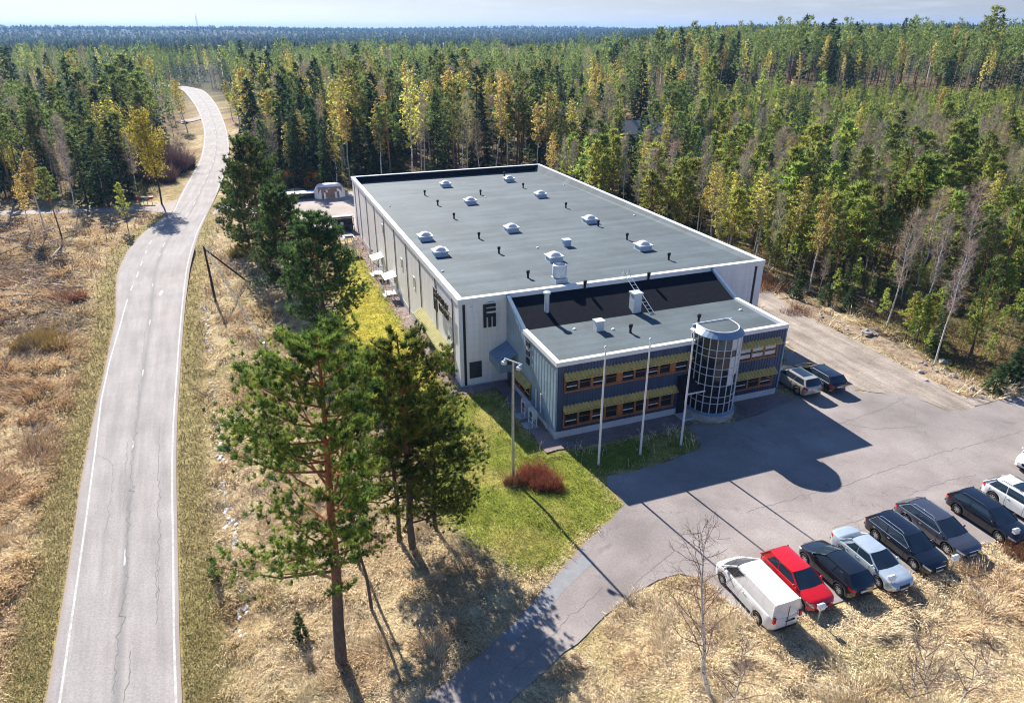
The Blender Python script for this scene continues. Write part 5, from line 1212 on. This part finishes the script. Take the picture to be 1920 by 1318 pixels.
# bare birch in the foreground
def bare_hero(h, seed, nb=34, spread=2.4, tr=.11):
    rng = np.random.default_rng(seed); path = trunk_path(h, rng, .5); wood = MB(); tw = MB()
    wood.tube(path, list(tr*(1-.9*np.linspace(0, 1, 7))), 9, cap=False)
    for i in range(nb):
        t = (i+rng.random())/nb; z = h*(.2+.76*t); ln = spread*(1-t)**.6*rng.uniform(.7, 1.15)+.5; a = i*2.4+rng.normal(0, .4)
        p = at_h(path, z); d = np.array((cos(a), sin(a), rng.uniform(.5, 1.1))); d /= np.linalg.norm(d); pts = [p.copy()]; r0 = .03*(1-.55*t)
        for s in range(6):
            p = p+d*ln/6; d = d+rng.normal(0, .12, 3)+np.array((0, 0, .02)); d /= np.linalg.norm(d); pts.append(p.copy())
        tw.tube(pts, list(np.linspace(r0, .007, 7)), 4, cap=False)
        for j in range(9):
            q = rng.integers(1, 7); b = pts[q]; dd = d+rng.normal(0, .55, 3); dd /= np.linalg.norm(dd); l2 = rng.uniform(.3, .9)*ln*.5; pp = [b]
            for s in range(3): b = b+dd*l2/3; dd = dd+rng.normal(0, .25, 3)+np.array((0, 0, -.12)); dd /= np.linalg.norm(dd); pp.append(b)
            tw.tube(pp, [.009, .007, .005, .004], 3, cap=False)
            for e in range(3):
                b2 = pp[1+e % 3]; d3 = dd+rng.normal(0, .7, 3); d3 /= np.linalg.norm(d3); tw.tube([b2, b2+d3*l2*.4], [.005, .0035], 3, cap=False)
    return wood, tw
def bare_tree(pxy, h, label, seed, name='bare_birch_tree', cat='bare tree', group=None, rz=0, lean=None, **kw):
    x, y = px(*pxy); t = thing(name, label, cat, (x, y, float(hgt(x, y))-.05), rz, group); wd, tw = bare_hero(h, seed, **kw)
    if lean: t.rotation_euler = (*lean, rz)
    wd.build('trunk', M['birchbark'], t, 60); tw.build('crown', M['twig'], t, 60)
bare_tree((1333,1312), 10.2, 'leafless white-barked birch in the dry grass in front of the van', 21, lean=(0, R(-6)))
bare_tree((1365,1330), 4.2, 'leafless sapling at the lower photo edge in the dry grass', 22, nb=16, spread=1.3, tr=.035, name='sapling', cat='sapling')
for k, (p, h, lab) in enumerate((((1745,1315), 3.6, 'bare sapling in the dry grass, left of the two at the lower right'), ((1790,1318), 4.4, 'bare sapling in the dry grass, right of the two at the lower right'), ((1700,1318), 2.6, 'short bare sapling at the lower photo edge below the silver saloon'))):
    bare_tree(p, h, lab, 30+k, nb=15, spread=1.3, tr=.03, name='sapling', cat='sapling')

# individually placed trees
def at(kind, k, pxy, h, label, wide=1., rz=None, lean=None): x, y = px(*pxy); return tree(kind, k, x, y, h, label, None, rz, wide, lean=lean)
at('young_pine', 1, (240,430), 7.0, 'lone young pine on the verge left of the road', .8)
x, y = px(303, 383); tree('birch', 0, x, y, 16.3, 'golden-leaved birch with a dark trunk beside the mailboxes', None, 0, 1, unique('birch', birch(16.3, .28, 3.4, 70, 46, 2, .30, .11, 77, ((.50, .36, .06), (.42, .30, .05), (.46, .37, .08)), .17), 'wood_dark'), lean=(0, R(-3)))
for k, (p, h, wd, lab) in enumerate((((455,262), 16, 1.9, 'pale yellow birch beside the far road bend, the largest there'), ((437,226), 13, 1.5, 'pale brownish birch on the outer side of the road bend'), ((352,246), 15, 1.5, 'bright yellow birch at the inner side of the road bend'), ((340,222), 13, 1.3, 'smaller yellow birch behind the bright one at the road bend'))):
    at('birch', k, p, h, lab, wd)
for k, (kd, p, h, wd, lab) in enumerate((('birch', (60,436), 9, 1.2, 'small yellow birch left of the taller one at the cleared area'), ('bare', (145,402), 12, 1.2, 'grey leafless birch at the side road'), ('pine', (30,380), 16, 1.3, 'tall pine at the far left above the side road'), ('spruce', (232,372), 14, 1.5, 'dark spruce beside the mailboxes'), ('pine', (190,345), 15, 1.2, 'pine behind the dark spruces left of the road'), ('bare', (260,372), 12, 1.2, 'purplish leafless birch near the mailboxes'))):
    at(kd, k % 5, p, h, lab, wd)
for k, (p, h, wd, lab) in enumerate((((487,318), 19, 1.25, 'tall dark spruce left of the crossarm pole'), ((545,330), 20, 1.3, 'tall dark spruce right of the crossarm pole'), ((470,300), 15, 1.2, 'dark spruce behind the roadside pines'), ((205,388), 13.5, 1.5, 'broad dark spruce above the lone young pine'), ((165,385), 12, 1.4, 'dark spruce left of the broad one at the side road'))):
    at('spruce', k, p, h, lab, wd)
at('birch', 3, (88,440), 12.5, 'yellow birch at the edge of the cleared area left of the road', 1.3)
at('pine', 2, (118,457), 10.5, 'pine with a dark bare trunk at the cleared area left of the road', 1.1)
at('pine', 1, (92,324), 17, 'tall pine with a red trunk in the wood left of the road', 1.25)
at('bare', 0, (1662,614), 12.6, 'white birch trunk at the gravel mound, leftmost of three', 1.0, lean=(0, R(3)))
at('bare', 3, (1718,634), 12.8, 'white birch trunk at the gravel mound, middle of three', .9, lean=(0, R(2)))
at('bare', 1, (1753,681), 12.0, 'white birch trunk nearest the track, rightmost of three', .9)
at('birch', 0, (1517,546), 12.4, 'yellow birch at the tree line beside the gravel track', 1.0)
at('pine', 3, (1822,662), 9.6, 'slender pine with an orange trunk right of the white birches', .9)
at('pine', 0, (1560,552), 8.8, 'small pine standing at the tree line behind the dark bushes', 1.1)
at('birch', 4, (648,330), 19.5, 'bright yellow birch standing out behind the hall corner', 1.25)
at('birch', 1, (1068,300), 12.5, 'yellow birch right behind the far hall corner', 1.1)
for k, (p, h, lab) in enumerate((((1492,562), 2.4, 'dark bushy spruce at the mound, left of three'), ((1545,572), 2.6, 'dark bushy spruce at the mound, middle of three'), ((1590,585), 3.0, 'dark bushy spruce at the mound, right of three'), ((1862,735), 2.6, 'low green spruce at the asphalt corner'), ((1895,722), 3.6, 'taller green spruce behind the low one at the asphalt corner'), ((565,1195), 1.9, 'tiny spruce in the dry grass left of the tall pine'), ((405,1080), 1.7, 'slim tiny spruce at the ditch beside the road'))):
    at('spruce', k % 5, p, h, lab, 2.6 if k < 5 else 1.7 if k == 5 else 1.2)

# ------------------------------------------------------------------ forest: scatter
def scatter():
    pts = []; r = 88.0
    while r < 640:
        sp = 3.55+max(0, r-150)*.0105; n = int(r*1.62/sp)
        for i in range(n):
            a = -.81+1.62*(i+RG.uniform(-.45, .45)+.5)/n; rr = r+RG.uniform(-.45, .45)*sp; pts.append((rr*sin(a), rr*cos(a)))
        r += sp
    P = np.array(pts); x, y = P.T; u, v = toL(x, y)
    m = (forest_mask(x, y) > .5) & (fbm(x/11+70, y/11, 3)+RG.normal(0, .12, len(x)) > .36)
    for poly, d in ((ROAD, 6), (YARD, 2), (TRACK, 1), (SIDE, 2.5), (DRIVE, 3), (MOUND, .5), (HALLP, 4)): m &= sdist(x, y, poly) > d
    m &= ~((road_side(x, y) > -7) & (road_side(x, y) < 7) & (y < 420))
    m &= ~((np.abs(road_side(x, y)) < 13) & (y > 130) & (y < 300) & (RG.random(len(x)) < .7))
    for c, rad in ((px(1208,268), 9), (px(1165,292), 6), (px(1190,290), 8), (px(255,236), 15), (px(60,216), 14), (px(150,250), 15), (px(190,235), 12), (px(112,252), 8)):
        m &= np.hypot(x-c[0], y-c[1]) > rad
    front = (road_side(x, y) > 7) & (y < 128); m &= ~front
    return x[m], y[m]
FX, FY_ = scatter()
def classify(x, y):
    u, v = toL(x, y); r = np.hypot(x, y); az = math.degrees(math.atan2(x, y)); n = float(fbm(np.array([x/14+3]), np.array([y/14]), 3)[0]); n2 = float(fbm(np.array([x/9+30]), np.array([y/9]), 2)[0]); q = RG.random()
    left = float(road_side(np.array([x]), np.array([y]))[0]) > 0
    if left:
        kd = 'pine' if q < .52 else 'spruce' if q < .74 else 'birch' if q < .86 else 'bare'; h = RG.uniform(12, 19) if r < 330 else RG.uniform(16, 20); reg = 'L'
    elif u > 36 and v < 75 or (az > 14 and r < 262):
        if r > 170 and az > 15: kd = 'spruce' if q < .3 else 'young_pine' if q < .80 else 'bare' if q < .93 else 'birch'; h = RG.uniform(3, 6) if r > 222 else RG.uniform(7, 11.5)
        else: kd = 'bare' if q < .20+.38*(n2 > .57) else 'birch' if q < .29+.33*(n > .55) else 'spruce' if q < .42 else 'young_pine' if q < .90 else 'pine'; h = RG.uniform(9, 13.5)*(1.0 if kd != 'bare' else 1.08)
        reg = 'R'
    elif r < 285 or az < 8 and r < 240:
        dark = az < -8 and r < 190
        if dark: kd = 'spruce' if q < .42 else 'birch' if q < .68 else 'pine' if q < .84 else 'bare'
        else: kd = 'pine' if q < .34 else 'birch' if q < .34+.10+.42*(n > .52) else 'bare' if q < .80 else 'spruce'
        h = RG.uniform(14, 20.5)-(3.5 if az > 3 else 0)-(2 if kd == 'bare' else 0); reg = 'B'
    else:
        kd = 'pine' if q < .70 else 'spruce' if q < .87 else 'birch' if q < .95 else 'bare'; h = RG.uniform(16, 21); reg = 'F'
    return kd, h, reg
REG = {'L': 'in the wood left of the road', 'R': 'in the wood right of the gravel track', 'B': 'in the mixed wood behind the hall', 'F': 'in the tall stand beyond the mixed wood'}
LOOK = {'pine': 'green pine with bare lower trunk', 'young_pine': 'young bushy light green pine', 'spruce': 'dark conical spruce', 'birch': 'birch with fresh yellow leaves', 'bare': 'still leafless brownish birch'}
cand = [(x, y)+classify(x, y) for x, y in zip(FX, FY_)]
cand = [(x, y, k_, h*(.72+.5*float(fbm(np.array([x/16+9]), np.array([y/16]), 2)[0]))*RG.uniform(.82, 1.12), g_) for x, y, k_, h, g_ in cand]
for i in range(3400):
    r = RG.uniform(175, 268); a = R(RG.uniform(13, 38.5)); q = RG.random(); cand.append((r*sin(a), r*cos(a), 'spruce' if q < .4 else 'young_pine' if q < .93 else 'bare', RG.uniform(1.2, 3.4), 'R'))
for i in range(1300):
    x, y = RG.uniform(32, 95), RG.uniform(56, 150)
    if sdist_line(np.array([x]), np.array([y]))[0] > 1.5 and sdist(np.array([x]), np.array([y]), TRACK)[0] > 2 and toL(x, y)[0] > 34: q = RG.random(); cand.append((x, y, 'spruce' if q < .25 else 'bare' if q < .45 else 'young_pine', RG.uniform(1.3, 5.5), 'R'))
LIM = {'pine': 120, 'young_pine': 160, 'spruce': 260, 'birch': 270, 'bare': 260}
rest = []
for kd in LIM:
    c = [q for q in cand if q[2] == kd]; c.sort(key=lambda q: -q[3]/math.hypot(q[0], q[1]))
    zs = hgt(np.array([q[0] for q in c]), np.array([q[1] for q in c]))
    for i, (x, y, k_, h, reg) in enumerate(c):
        if i < LIM[kd] and not (abs(math.degrees(math.atan2(x, y))) > 39.5):
            tree(kd, int(RG.integers(5)), x, y, h, LOOK[kd]+' '+REG[reg], 'trees: '+LOOK[kd]+' '+REG[reg], None, RG.uniform(.85, 1.45), z=float(zs[i]))
        else: rest.append((x, y, float(zs[i]), kd, h))
LOW = {(kd, k): GEN[kd](k, .55)[:2] for kd in LIM for k in range(3)}
def wood_low(h, tr):
    a = [(tr*cos(t), tr*sin(t)) for t in (0, 2.1, 4.2)]; top = np.array((0, 0, h)); return np.array([[(*a[i], 0), (*a[(i+1) % 3], 0), top] for i in range(3)])
WL = {'pine': (.2, .10, .06), 'young_pine': (.18, .1, .06), 'spruce': (.1, .08, .06), 'birch': (.5, .47, .45), 'bare': (.45, .42, .4)}
Ts = []; Cs = []
for x, y, z, kd, h in rest:
    k = int(RG.integers(3)); T, c = LOW[kd, k]; a = RG.uniform(0, 6.28); s = h/16; r = math.hypot(x, y)
    T = np.concatenate([T, wood_low(15, .14)]); c = np.concatenate([c, np.repeat(np.array([WL[kd]]), 3, 0)])
    if r > 330: sel = RG.random(len(T)) < .5; T = T[sel]; c = c[sel]; 
    ca, sa = cos(a)*s, sin(a)*s
    V = T.reshape(-1, 3); V = np.stack([V[:, 0]*ca-V[:, 1]*sa+x, V[:, 0]*sa+V[:, 1]*ca+y, V[:, 2]*s+z], 1); Ts.append(V.reshape(-1, 3, 3)); Cs.append(c*RG.uniform(.75, 1.25))
o = soup('far_forest', np.concatenate(Ts).astype(np.float32), np.concatenate(Cs).astype(np.float32), M['leaf']); tag(o, 'dense forest of pines and birches stretching away behind', kind='stuff')
# canopy towards the horizon
def spikes(r0, r1, sp0, g, hh, wd, nblade):
    pts = []; r = r0
    while r < r1:
        sp = sp0*(1+g*(r-r0)/r0); n = int(r*1.7/sp)
        a = -.85+1.7*(np.arange(n)+RG.uniform(-.5, .5, n))/n; rr = r+RG.uniform(-.5, .5, n)*sp; pts.append(np.stack([rr*np.sin(a), rr*np.cos(a)], 1)); r += sp
    P = np.concatenate(pts); z = hgt(P[:, 0], P[:, 1]); n = len(P); H_ = hh*RG.uniform(.72, 1.15, n); R_ = np.hypot(P[:, 0], P[:, 1]); W_ = wd*np.maximum(1, R_/r0*.8)
    kind = RG.random(n)+(fbm(P[:, 0]/120, P[:, 1]/120, 3)-.5)*.9
    col = np.where((kind > .97)[:, None], np.array([[.13, .115, .06]]), np.where((kind > .5)[:, None], np.array([[.075, .105, .042]]), np.array([[.045, .07, .035]])))*RG.uniform(.75, 1.25, (n, 1))
    out = []; cs = []
    for b in range(nblade):
        t = RG.random(n)**.8; zz = z+H_*(.45+.55*t); ww = W_*(1-t)**.7+.15*W_; a = RG.uniform(0, 6.28, n); c = np.stack([P[:, 0]+np.cos(a)*ww*.25, P[:, 1]+np.sin(a)*ww*.25, zz-H_*.1], 1)
        e = np.stack([np.cos(a+1.57)*ww, np.sin(a+1.57)*ww, 0*a], 1); tip = c+np.stack([np.cos(a)*ww*.3, np.sin(a)*ww*.3, H_*.22], 1); out.append(np.stack([c-e, c+e, tip], 1)); cs.append(col*RG.uniform(.8, 1.2, (n, 1)))
    return np.concatenate(out), np.concatenate(cs)
T1, c1 = spikes(600, 1700, 7.5, .9, 19, 2.2, 9); T2, c2 = spikes(1700, 7500, 17, 1.6, 19, 4.5, 5)
o = soup('distant_forest', np.concatenate([T1, T2]).astype(np.float32), np.concatenate([c1, c2]).astype(np.float32), M['leaf']); tag(o, 'blue-green forest covering the far hills to the horizon', kind='stuff')
print('TREES', len(cand), len(rest), {k: sum(1 for q in cand if q[2] == k) for k in LIM}, sum(len(t) for t in Ts), len(T1), len(T2))

# ------------------------------------------------------------------ ground cover and small things
def vis_points(n, y0, y1):
    yy = y0+(y1-y0)*RG.random(n)**.8; xx = RG.uniform(-120, 2040, n); a = (xx-CX)/F_PX; b = -(yy-CY)/F_PX
    u = b*cos(PITCH)-sin(PITCH); f = b*sin(PITCH)+cos(PITCH); t = -CAMH/u; return a*t, f*t
def blades(x, y, ln, wd, tilt, ang, tint):
    n = len(x); z = hgt(x, y); ca = np.cos(ang)*np.cos(tilt); sa = np.sin(ang)*np.cos(tilt)
    b = np.stack([x, y, z-.02], 1); d = np.stack([ca, sa, np.sin(tilt)], 1); s = np.stack([-np.sin(ang), np.cos(ang), RG.normal(0, .5, n)], 1); s /= np.linalg.norm(s, axis=1)[:, None]
    m = b+d*(ln*.5)[:, None]+np.array((0, 0, .06)); e = b+d*ln[:, None]-np.stack([0*ln, 0*ln, ln*.12], 1)
    T1 = np.stack([b-s*wd[:, None], b+s*wd[:, None], m+s*wd[:, None]*.7], 1); T2 = np.stack([m+s*wd[:, None]*.7, m-s*wd[:, None]*.7, e], 1)
    return np.concatenate([T1, T2]).astype(np.float32), np.concatenate([tint, tint]).astype(np.float32)
def open_ground(x, y, gap=.12):
    m = np.ones(len(x), bool)
    for q in (LOT, ROAD, YARD, SIDE, TRACK, STRIP, BED, HALLP, ANNP): m &= sdist(x, y, q) > gap
    return m
x, y = vis_points(520000, 395, 1400); m = open_ground(x, y); x, y = x[m], y[m]
dl = sdist(x, y, LAWN); fm = forest_mask(x, y); dr = sdist(x, y, ROAD); dm = sdist(x, y, MOUND)
dry = (dl > .3+RG.normal(0, .8, len(x))) & (fm < .5) & (dm > -.5) & (dr > 2.0+RG.normal(0, .4, len(x)))
gx, gy = x[dry], y[dry]; n = len(gx); R_ = np.hypot(gx, gy); k = fbm(gx/3, gy/3, 3); k2 = fbm(gx/9+50, gy/9, 3); k3 = fbm(gx/1.1+7, gy/1.1, 2)
ang = 6.28*2.2*fbm(gx/6+11, gy/6+3, 3)+RG.normal(0, .7, n); keep = RG.random(n) < np.where(k3 < .36, .25, np.where(k3 < .42, .6, 1))
tn = lerp(np.array([[.94, .81, .50]]), np.array([[.74, .58, .33]]), sm((k-.35)/.3)); tn = lerp(tn, np.array([[.33, .19, .10]]), .5*sm((k2-.55)/.1)*RG.random(n)*np.where(gx > 0, .6, 1)); tn = lerp(tn, np.array([[.36, .36, .11]]), .5*sm((.44-k2)/.1)*RG.random(n))
tn = tn*RG.uniform(.6, 1.3, (n, 1)); tn = np.where((road_side(gx, gy) > 3)[:, None], tn*np.array([[.96, .91, .84]]), tn)
T, c = blades(gx[keep], gy[keep], (RG.uniform(.25, .75, n)*(.8+.6*sm((k3-.5)/.12))*np.clip(R_/40, .8, 2.2))[keep], (RG.uniform(.012, .03, n)*np.clip(R_/32, .8, 4))[keep], (np.abs(RG.normal(.3, .22, n))+.55*sm((k3-.5)/.12))[keep], ang[keep], tn[keep])
tag(soup('dry_grass', T, c, M['grass']), 'matted straw-coloured dry grass on the open ground', kind='stuff')
lawn = (dl < .3+RG.normal(0, .5, len(x))) & (fm < .5); gx, gy = x[lawn], y[lawn]; n = len(gx); R_ = np.hypot(gx, gy)
T, c = blades(gx, gy, RG.uniform(.10, .28, n)*np.clip(R_/45, .8, 2), RG.uniform(.012, .028, n)*np.clip(R_/36, .8, 3), np.abs(RG.normal(.8, .35, n)), RG.uniform(0, 6.28, n), gcol(gx, gy)*1.15*RG.uniform(.6, 1.4, (n, 1)))
tag(soup('lawn_grass', T, c, M['grass']), 'short yellow-green lawn grass beside the hall', kind='stuff')
verge = ~dry & ~lawn & (dr < 3.2) & (fm < .5); gx, gy = x[verge], y[verge]; n = len(gx); R_ = np.hypot(gx, gy)
T, c = blades(gx, gy, RG.uniform(.10, .3, n)*np.clip(R_/40, .8, 2), RG.uniform(.012, .026, n)*np.clip(R_/34, .8, 3), np.abs(RG.normal(.8, .35, n)), RG.uniform(0, 6.28, n), lerp(np.array([[.42, .34, .17]]), np.array([[.27, .25, .09]]), RG.random(n))*RG.uniform(.6, 1.3, (n, 1)))
tag(soup('verge_grass', T, c, M['grass']), 'short tufted grass along the road verge', kind='stuff')
# undergrowth on the forest floor
x, y = vis_points(150000, 250, 800); m = (forest_mask(x, y) > .4) & open_ground(x, y, .5); x, y = x[m], y[m]; n = len(x); R_ = np.hypot(x, y); k = fbm(x/5, y/5, 3)
tn = lerp(np.array([[.20, .21, .06]]), np.array([[.28, .17, .09]]), sm((k-.4)/.2))*RG.uniform(.5, 1.4, (n, 1))
T, c = blades(x, y, RG.uniform(.4, 1.2, n)*np.clip(R_/110, .8, 1.6), RG.uniform(.03, .07, n)*np.clip(R_/90, .8, 2), np.abs(RG.normal(.8, .4, n)), RG.uniform(0, 6.28, n), tn)
tag(soup('undergrowth', T, c, M['grass']), 'low brown and green undergrowth on the forest floor', kind='stuff')
# shrubs
def shrub(pxy, r, h, n, label, col, name='shrub', lean=.5, wd=.014):
    x, y = px(*pxy); rng = np.random.default_rng(int(pxy[0])); a = rng.uniform(0, 6.28, n); q = np.sqrt(rng.random(n))*r
    nc = 9; ca = rng.uniform(0, 6.28, nc); cq = np.sqrt(rng.random(nc))*r*.8; ch = rng.uniform(.45, 1.1, nc); ci = rng.integers(0, nc, n)
    q = q*.42; b = np.stack([q*np.cos(a)+(cq*np.cos(ca))[ci], q*np.sin(a)+(cq*np.sin(ca))[ci], 0*q], 1); d = np.stack([np.cos(a)*q/r*lean+rng.normal(0, .3, n), np.sin(a)*q/r*lean+rng.normal(0, .3, n), np.ones(n)], 1); d /= np.linalg.norm(d, axis=1)[:, None]
    s = np.cross(d, rng.normal(0, 1, d.shape)); s /= np.linalg.norm(s, axis=1)[:, None]; l = h*rng.uniform(.4, 1.15, n)*ch[ci]
    T = np.stack([b-s*wd, b+s*wd, b+d*l[:, None]], 1); b2 = b+d*(l*rng.uniform(.3, .8, n))[:, None]; d2 = d+rng.normal(0, .45, d.shape); d2 /= np.linalg.norm(d2, axis=1)[:, None]
    T2 = np.stack([b2-s*wd*.7, b2+s*wd*.7, b2+d2*(l*.5)[:, None]], 1); ti = tintv(rng, n, col, .35)
    o = soup(name, np.concatenate([T, T2]).astype(np.float32), np.concatenate([ti, ti*1.1]), M['grass']); o.location = (x, y, float(hgt(x, y))); tag(o, label, 'shrub'); return o
shrub((1010,895), 1.45, 1.35, 2300, 'large reddish-brown leafless shrub on the lawn beside the lamp post', (.37, .16, .085))
shrub((1035,912), 1.0, .9, 900, 'lower rust-red shrub at the right edge of the large one', (.37, .16, .085))
shrub((962,906), .75, .9, 900, 'small brown shrub round the foot of the lamp post', (.30, .15, .09))
shrub((1915,1042), 1.5, .9, 1500, 'low rust-red shrub in the dry grass at the right photo edge', (.28, .13, .08))
shrub((325,318), 5.0, 6.0, 6000, 'tall purplish leafless thicket on the left of the road bend', (.25, .17, .16), wd=.05)
shrub((300,338), 3.5, 4.0, 3000, 'lower brown thicket beside the tall purplish one', (.25, .17, .12), wd=.05)
shrub((455,480), 1.6, 2.0, 1400, 'yellowish bush under the roadside pines beside the braced pole', (.42, .33, .07), wd=.03)
shrub((85,645), 2.6, 1.3, 2600, 'olive-yellow low bush in the dry grass left of the road', (.36, .30, .10), wd=.025)
shrub((135,560), 2.2, 1.2, 1800, 'reddish-brown low bush at the cleared area', (.36, .20, .11), wd=.03)
shrub((575,345), 3.0, 3.6, 2600, 'golden bush at the forest edge behind the timber rack', (.46, .32, .06), wd=.05)
shrub((538,345), 2.6, 2.8, 1900, 'orange-brown bush beside the crossarm pole', (.40, .25, .07), wd=.05)
shrub((1500,585), 1.8, .7, 700, 'rust-brown heather clump on the gravel mound', (.24, .13, .09), wd=.02)
shrub((1680,640), 2.4, .6, 700, 'rust-brown heather clump between the white birches', (.24, .14, .10), wd=.02)
shrub((1440,535), 2.4, 1.3, 1600, 'reddish-brown scrub at the upper end of the gravel mound', (.30, .15, .09), wd=.03)
for k in range(16):
    bare_tree((RG.uniform(5, 105), RG.uniform(420, 860)) if k < 12 else (RG.uniform(370, 470), RG.uniform(520, 760)), RG.uniform(1.5, 3.4), 'thin bare sapling in the rough ground left of the road' if k < 12 else 'thin bare sapling on the slope right of the road', 60+k, nb=8, spread=.8, tr=.025, name='sapling', cat='sapling', group='saplings left of the road' if k < 12 else 'saplings right of the road')
# fallen logs, sticks, stones, snow
def log(p, q, r, label, grp):
    a, b = px(*p), px(*q); za, zb = float(hgt(*a))+r, float(hgt(*b))+r; c = ((a[0]+b[0])/2, (a[1]+b[1])/2, (za+zb)/2)
    o = MB().tube([(a[0]-c[0], a[1]-c[1], za-c[2]), (b[0]-c[0], b[1]-c[1], zb-c[2])], [r, r*.75], 7).build('log', M['wood_grey'], None, 50); o.location = c; tag(o, label, 'log', grp)
for k in range(60):
    x0, y0 = RG.uniform(-10, 120), RG.uniform(440, 610); a = RG.normal(0, .5); l = RG.uniform(18, 60)
    log((x0, y0), (x0+l*cos(a), y0-l*.35*sin(a)-RG.uniform(-4, 8)), RG.uniform(.06, .14), 'grey felled log lying in the cleared area', 'felled logs in the cleared area')
log((1605,555), (1645,572), .13, 'pale fallen trunk at the tree line, the longer of two', None); log((1580,548), (1600,560), .1, 'pale fallen trunk at the tree line, the shorter of two', None)
log((575,1290), (625,1310), .04, 'thin grey dead branch by the foot of the tall pine', None)
n = 16000; xx = RG.uniform(-60, 160, n); yy = RG.uniform(425, 630, n); P_ = np.array([px(a, b) for a, b in zip(xx, yy)]); P2 = np.array([px(a, b) for a, b in zip(RG.uniform(1430, 1900, 1500), RG.uniform(520, 745, 1500))]); P2 = P2[(sdist(P2[:, 0], P2[:, 1], MOUND) < 3) & (sdist(P2[:, 0], P2[:, 1], TRACK) > 1)]; P_ = np.concatenate([P_[fbm(P_[:, 0]/4, P_[:, 1]/4, 2) > .45], P2]); n = len(P_)
T, c = blades(P_[:, 0], P_[:, 1], RG.uniform(.6, 2.2, n), RG.uniform(.015, .035, n), np.abs(RG.normal(.1, .12, n)), RG.uniform(0, 6.28, n), np.array([[.27, .22, .19]])*RG.uniform(.2, 1.5, (n, 1)))
tag(soup('brushwood', T, c, M['grass']), 'scattered grey brushwood on the cleared ground', kind='stuff')
def rock(pxy, r, label, grp=None):
    x, y = px(*pxy); bm = bmesh.new(); bmesh.ops.create_icosphere(bm, subdivisions=2, radius=r)
    for v_ in bm.verts: v_.co *= RG.uniform(.78, 1.15); v_.co.z *= .7
    me = bpy.data.meshes.new('stone'); bm.to_mesh(me); bm.free(); me.materials.append(M['stone']); o = link(bpy.data.objects.new('stone', me)); o.location = (x, y, float(hgt(x, y))+r*.2); tag(o, label, 'stone', grp)
rock((1623,632), .55, 'largest dark stone on the gravel mound'); rock((1641,620), .38, 'pale rounded stone behind the largest stone'); rock((1770,678), .42, 'pale stone at the foot of the rightmost white birch'); rock((1786,707), .3, 'pale stone on the sand below the rightmost birch'); rock((1725,698), .28, 'small grey stone at the edge of the track')
for k in range(34):
    t = RG.random(); i = int(t*8); q = [(1455,545),(1500,575),(1560,605),(1620,630),(1670,648),(1710,672),(1760,700),(1800,720),(1850,742)]; a, b = q[i], q[min(i+1, 8)]; f = t*8-i
    rock((a[0]+(b[0]-a[0])*f+RG.normal(0, 14), a[1]+(b[1]-a[1])*f+RG.normal(0, 7)), RG.uniform(.08, .22), 'small grey stone scattered on the gravel mound', 'small stones on the gravel mound')
mb = MB()
for (a, b), n in zip(zip(DITCH[1:-2], DITCH[2:-1]), (40, 10, 20, 18, 14, 12, 14)):
    for k in range(n):
        f = RG.random(); cx_, cy_ = a[0]+(b[0]-a[0])*f+RG.normal(0, .22), a[1]+(b[1]-a[1])*f; rr = RG.uniform(.04, .17); z = float(hgt(cx_, cy_)); m_ = 9; o_ = RG.uniform(.6, 1.2, m_)
        mb.add([(cx_, cy_, z+.14)]+[(cx_+rr*o_[i]*cos(2*pi*i/m_), cy_+rr*1.8*o_[i]*sin(2*pi*i/m_), z+.05) for i in range(m_)], [(0, i+1, (i+1) % m_+1) for i in range(m_)])
tag(mb.build('snow_remains', M['snow'], None, 60), 'last grey-white snow remains in the roadside ditch', kind='stuff')
# haze: even air from below the ground to above the camera
hz = MB().box(-9800, 9800, -400, 9900, -60, 75).build('haze', None); hz.data.materials.clear()
hm = bpy.data.materials.new('haze'); hm.use_nodes = True; t = hm.node_tree; t.nodes.clear(); out = t.nodes.new('ShaderNodeOutputMaterial'); pv = t.nodes.new('ShaderNodeVolumePrincipled')
pv.inputs['Density'].default_value = .00010; pv.inputs['Color'].default_value = (.26, .50, 1, 1); pv.inputs['Anisotropy'].default_value = .2
t.links.new(pv.outputs[0], out.inputs['Volume']); hz.data.materials.append(hm); tag(hz, 'pale blue air haze', kind='stuff')
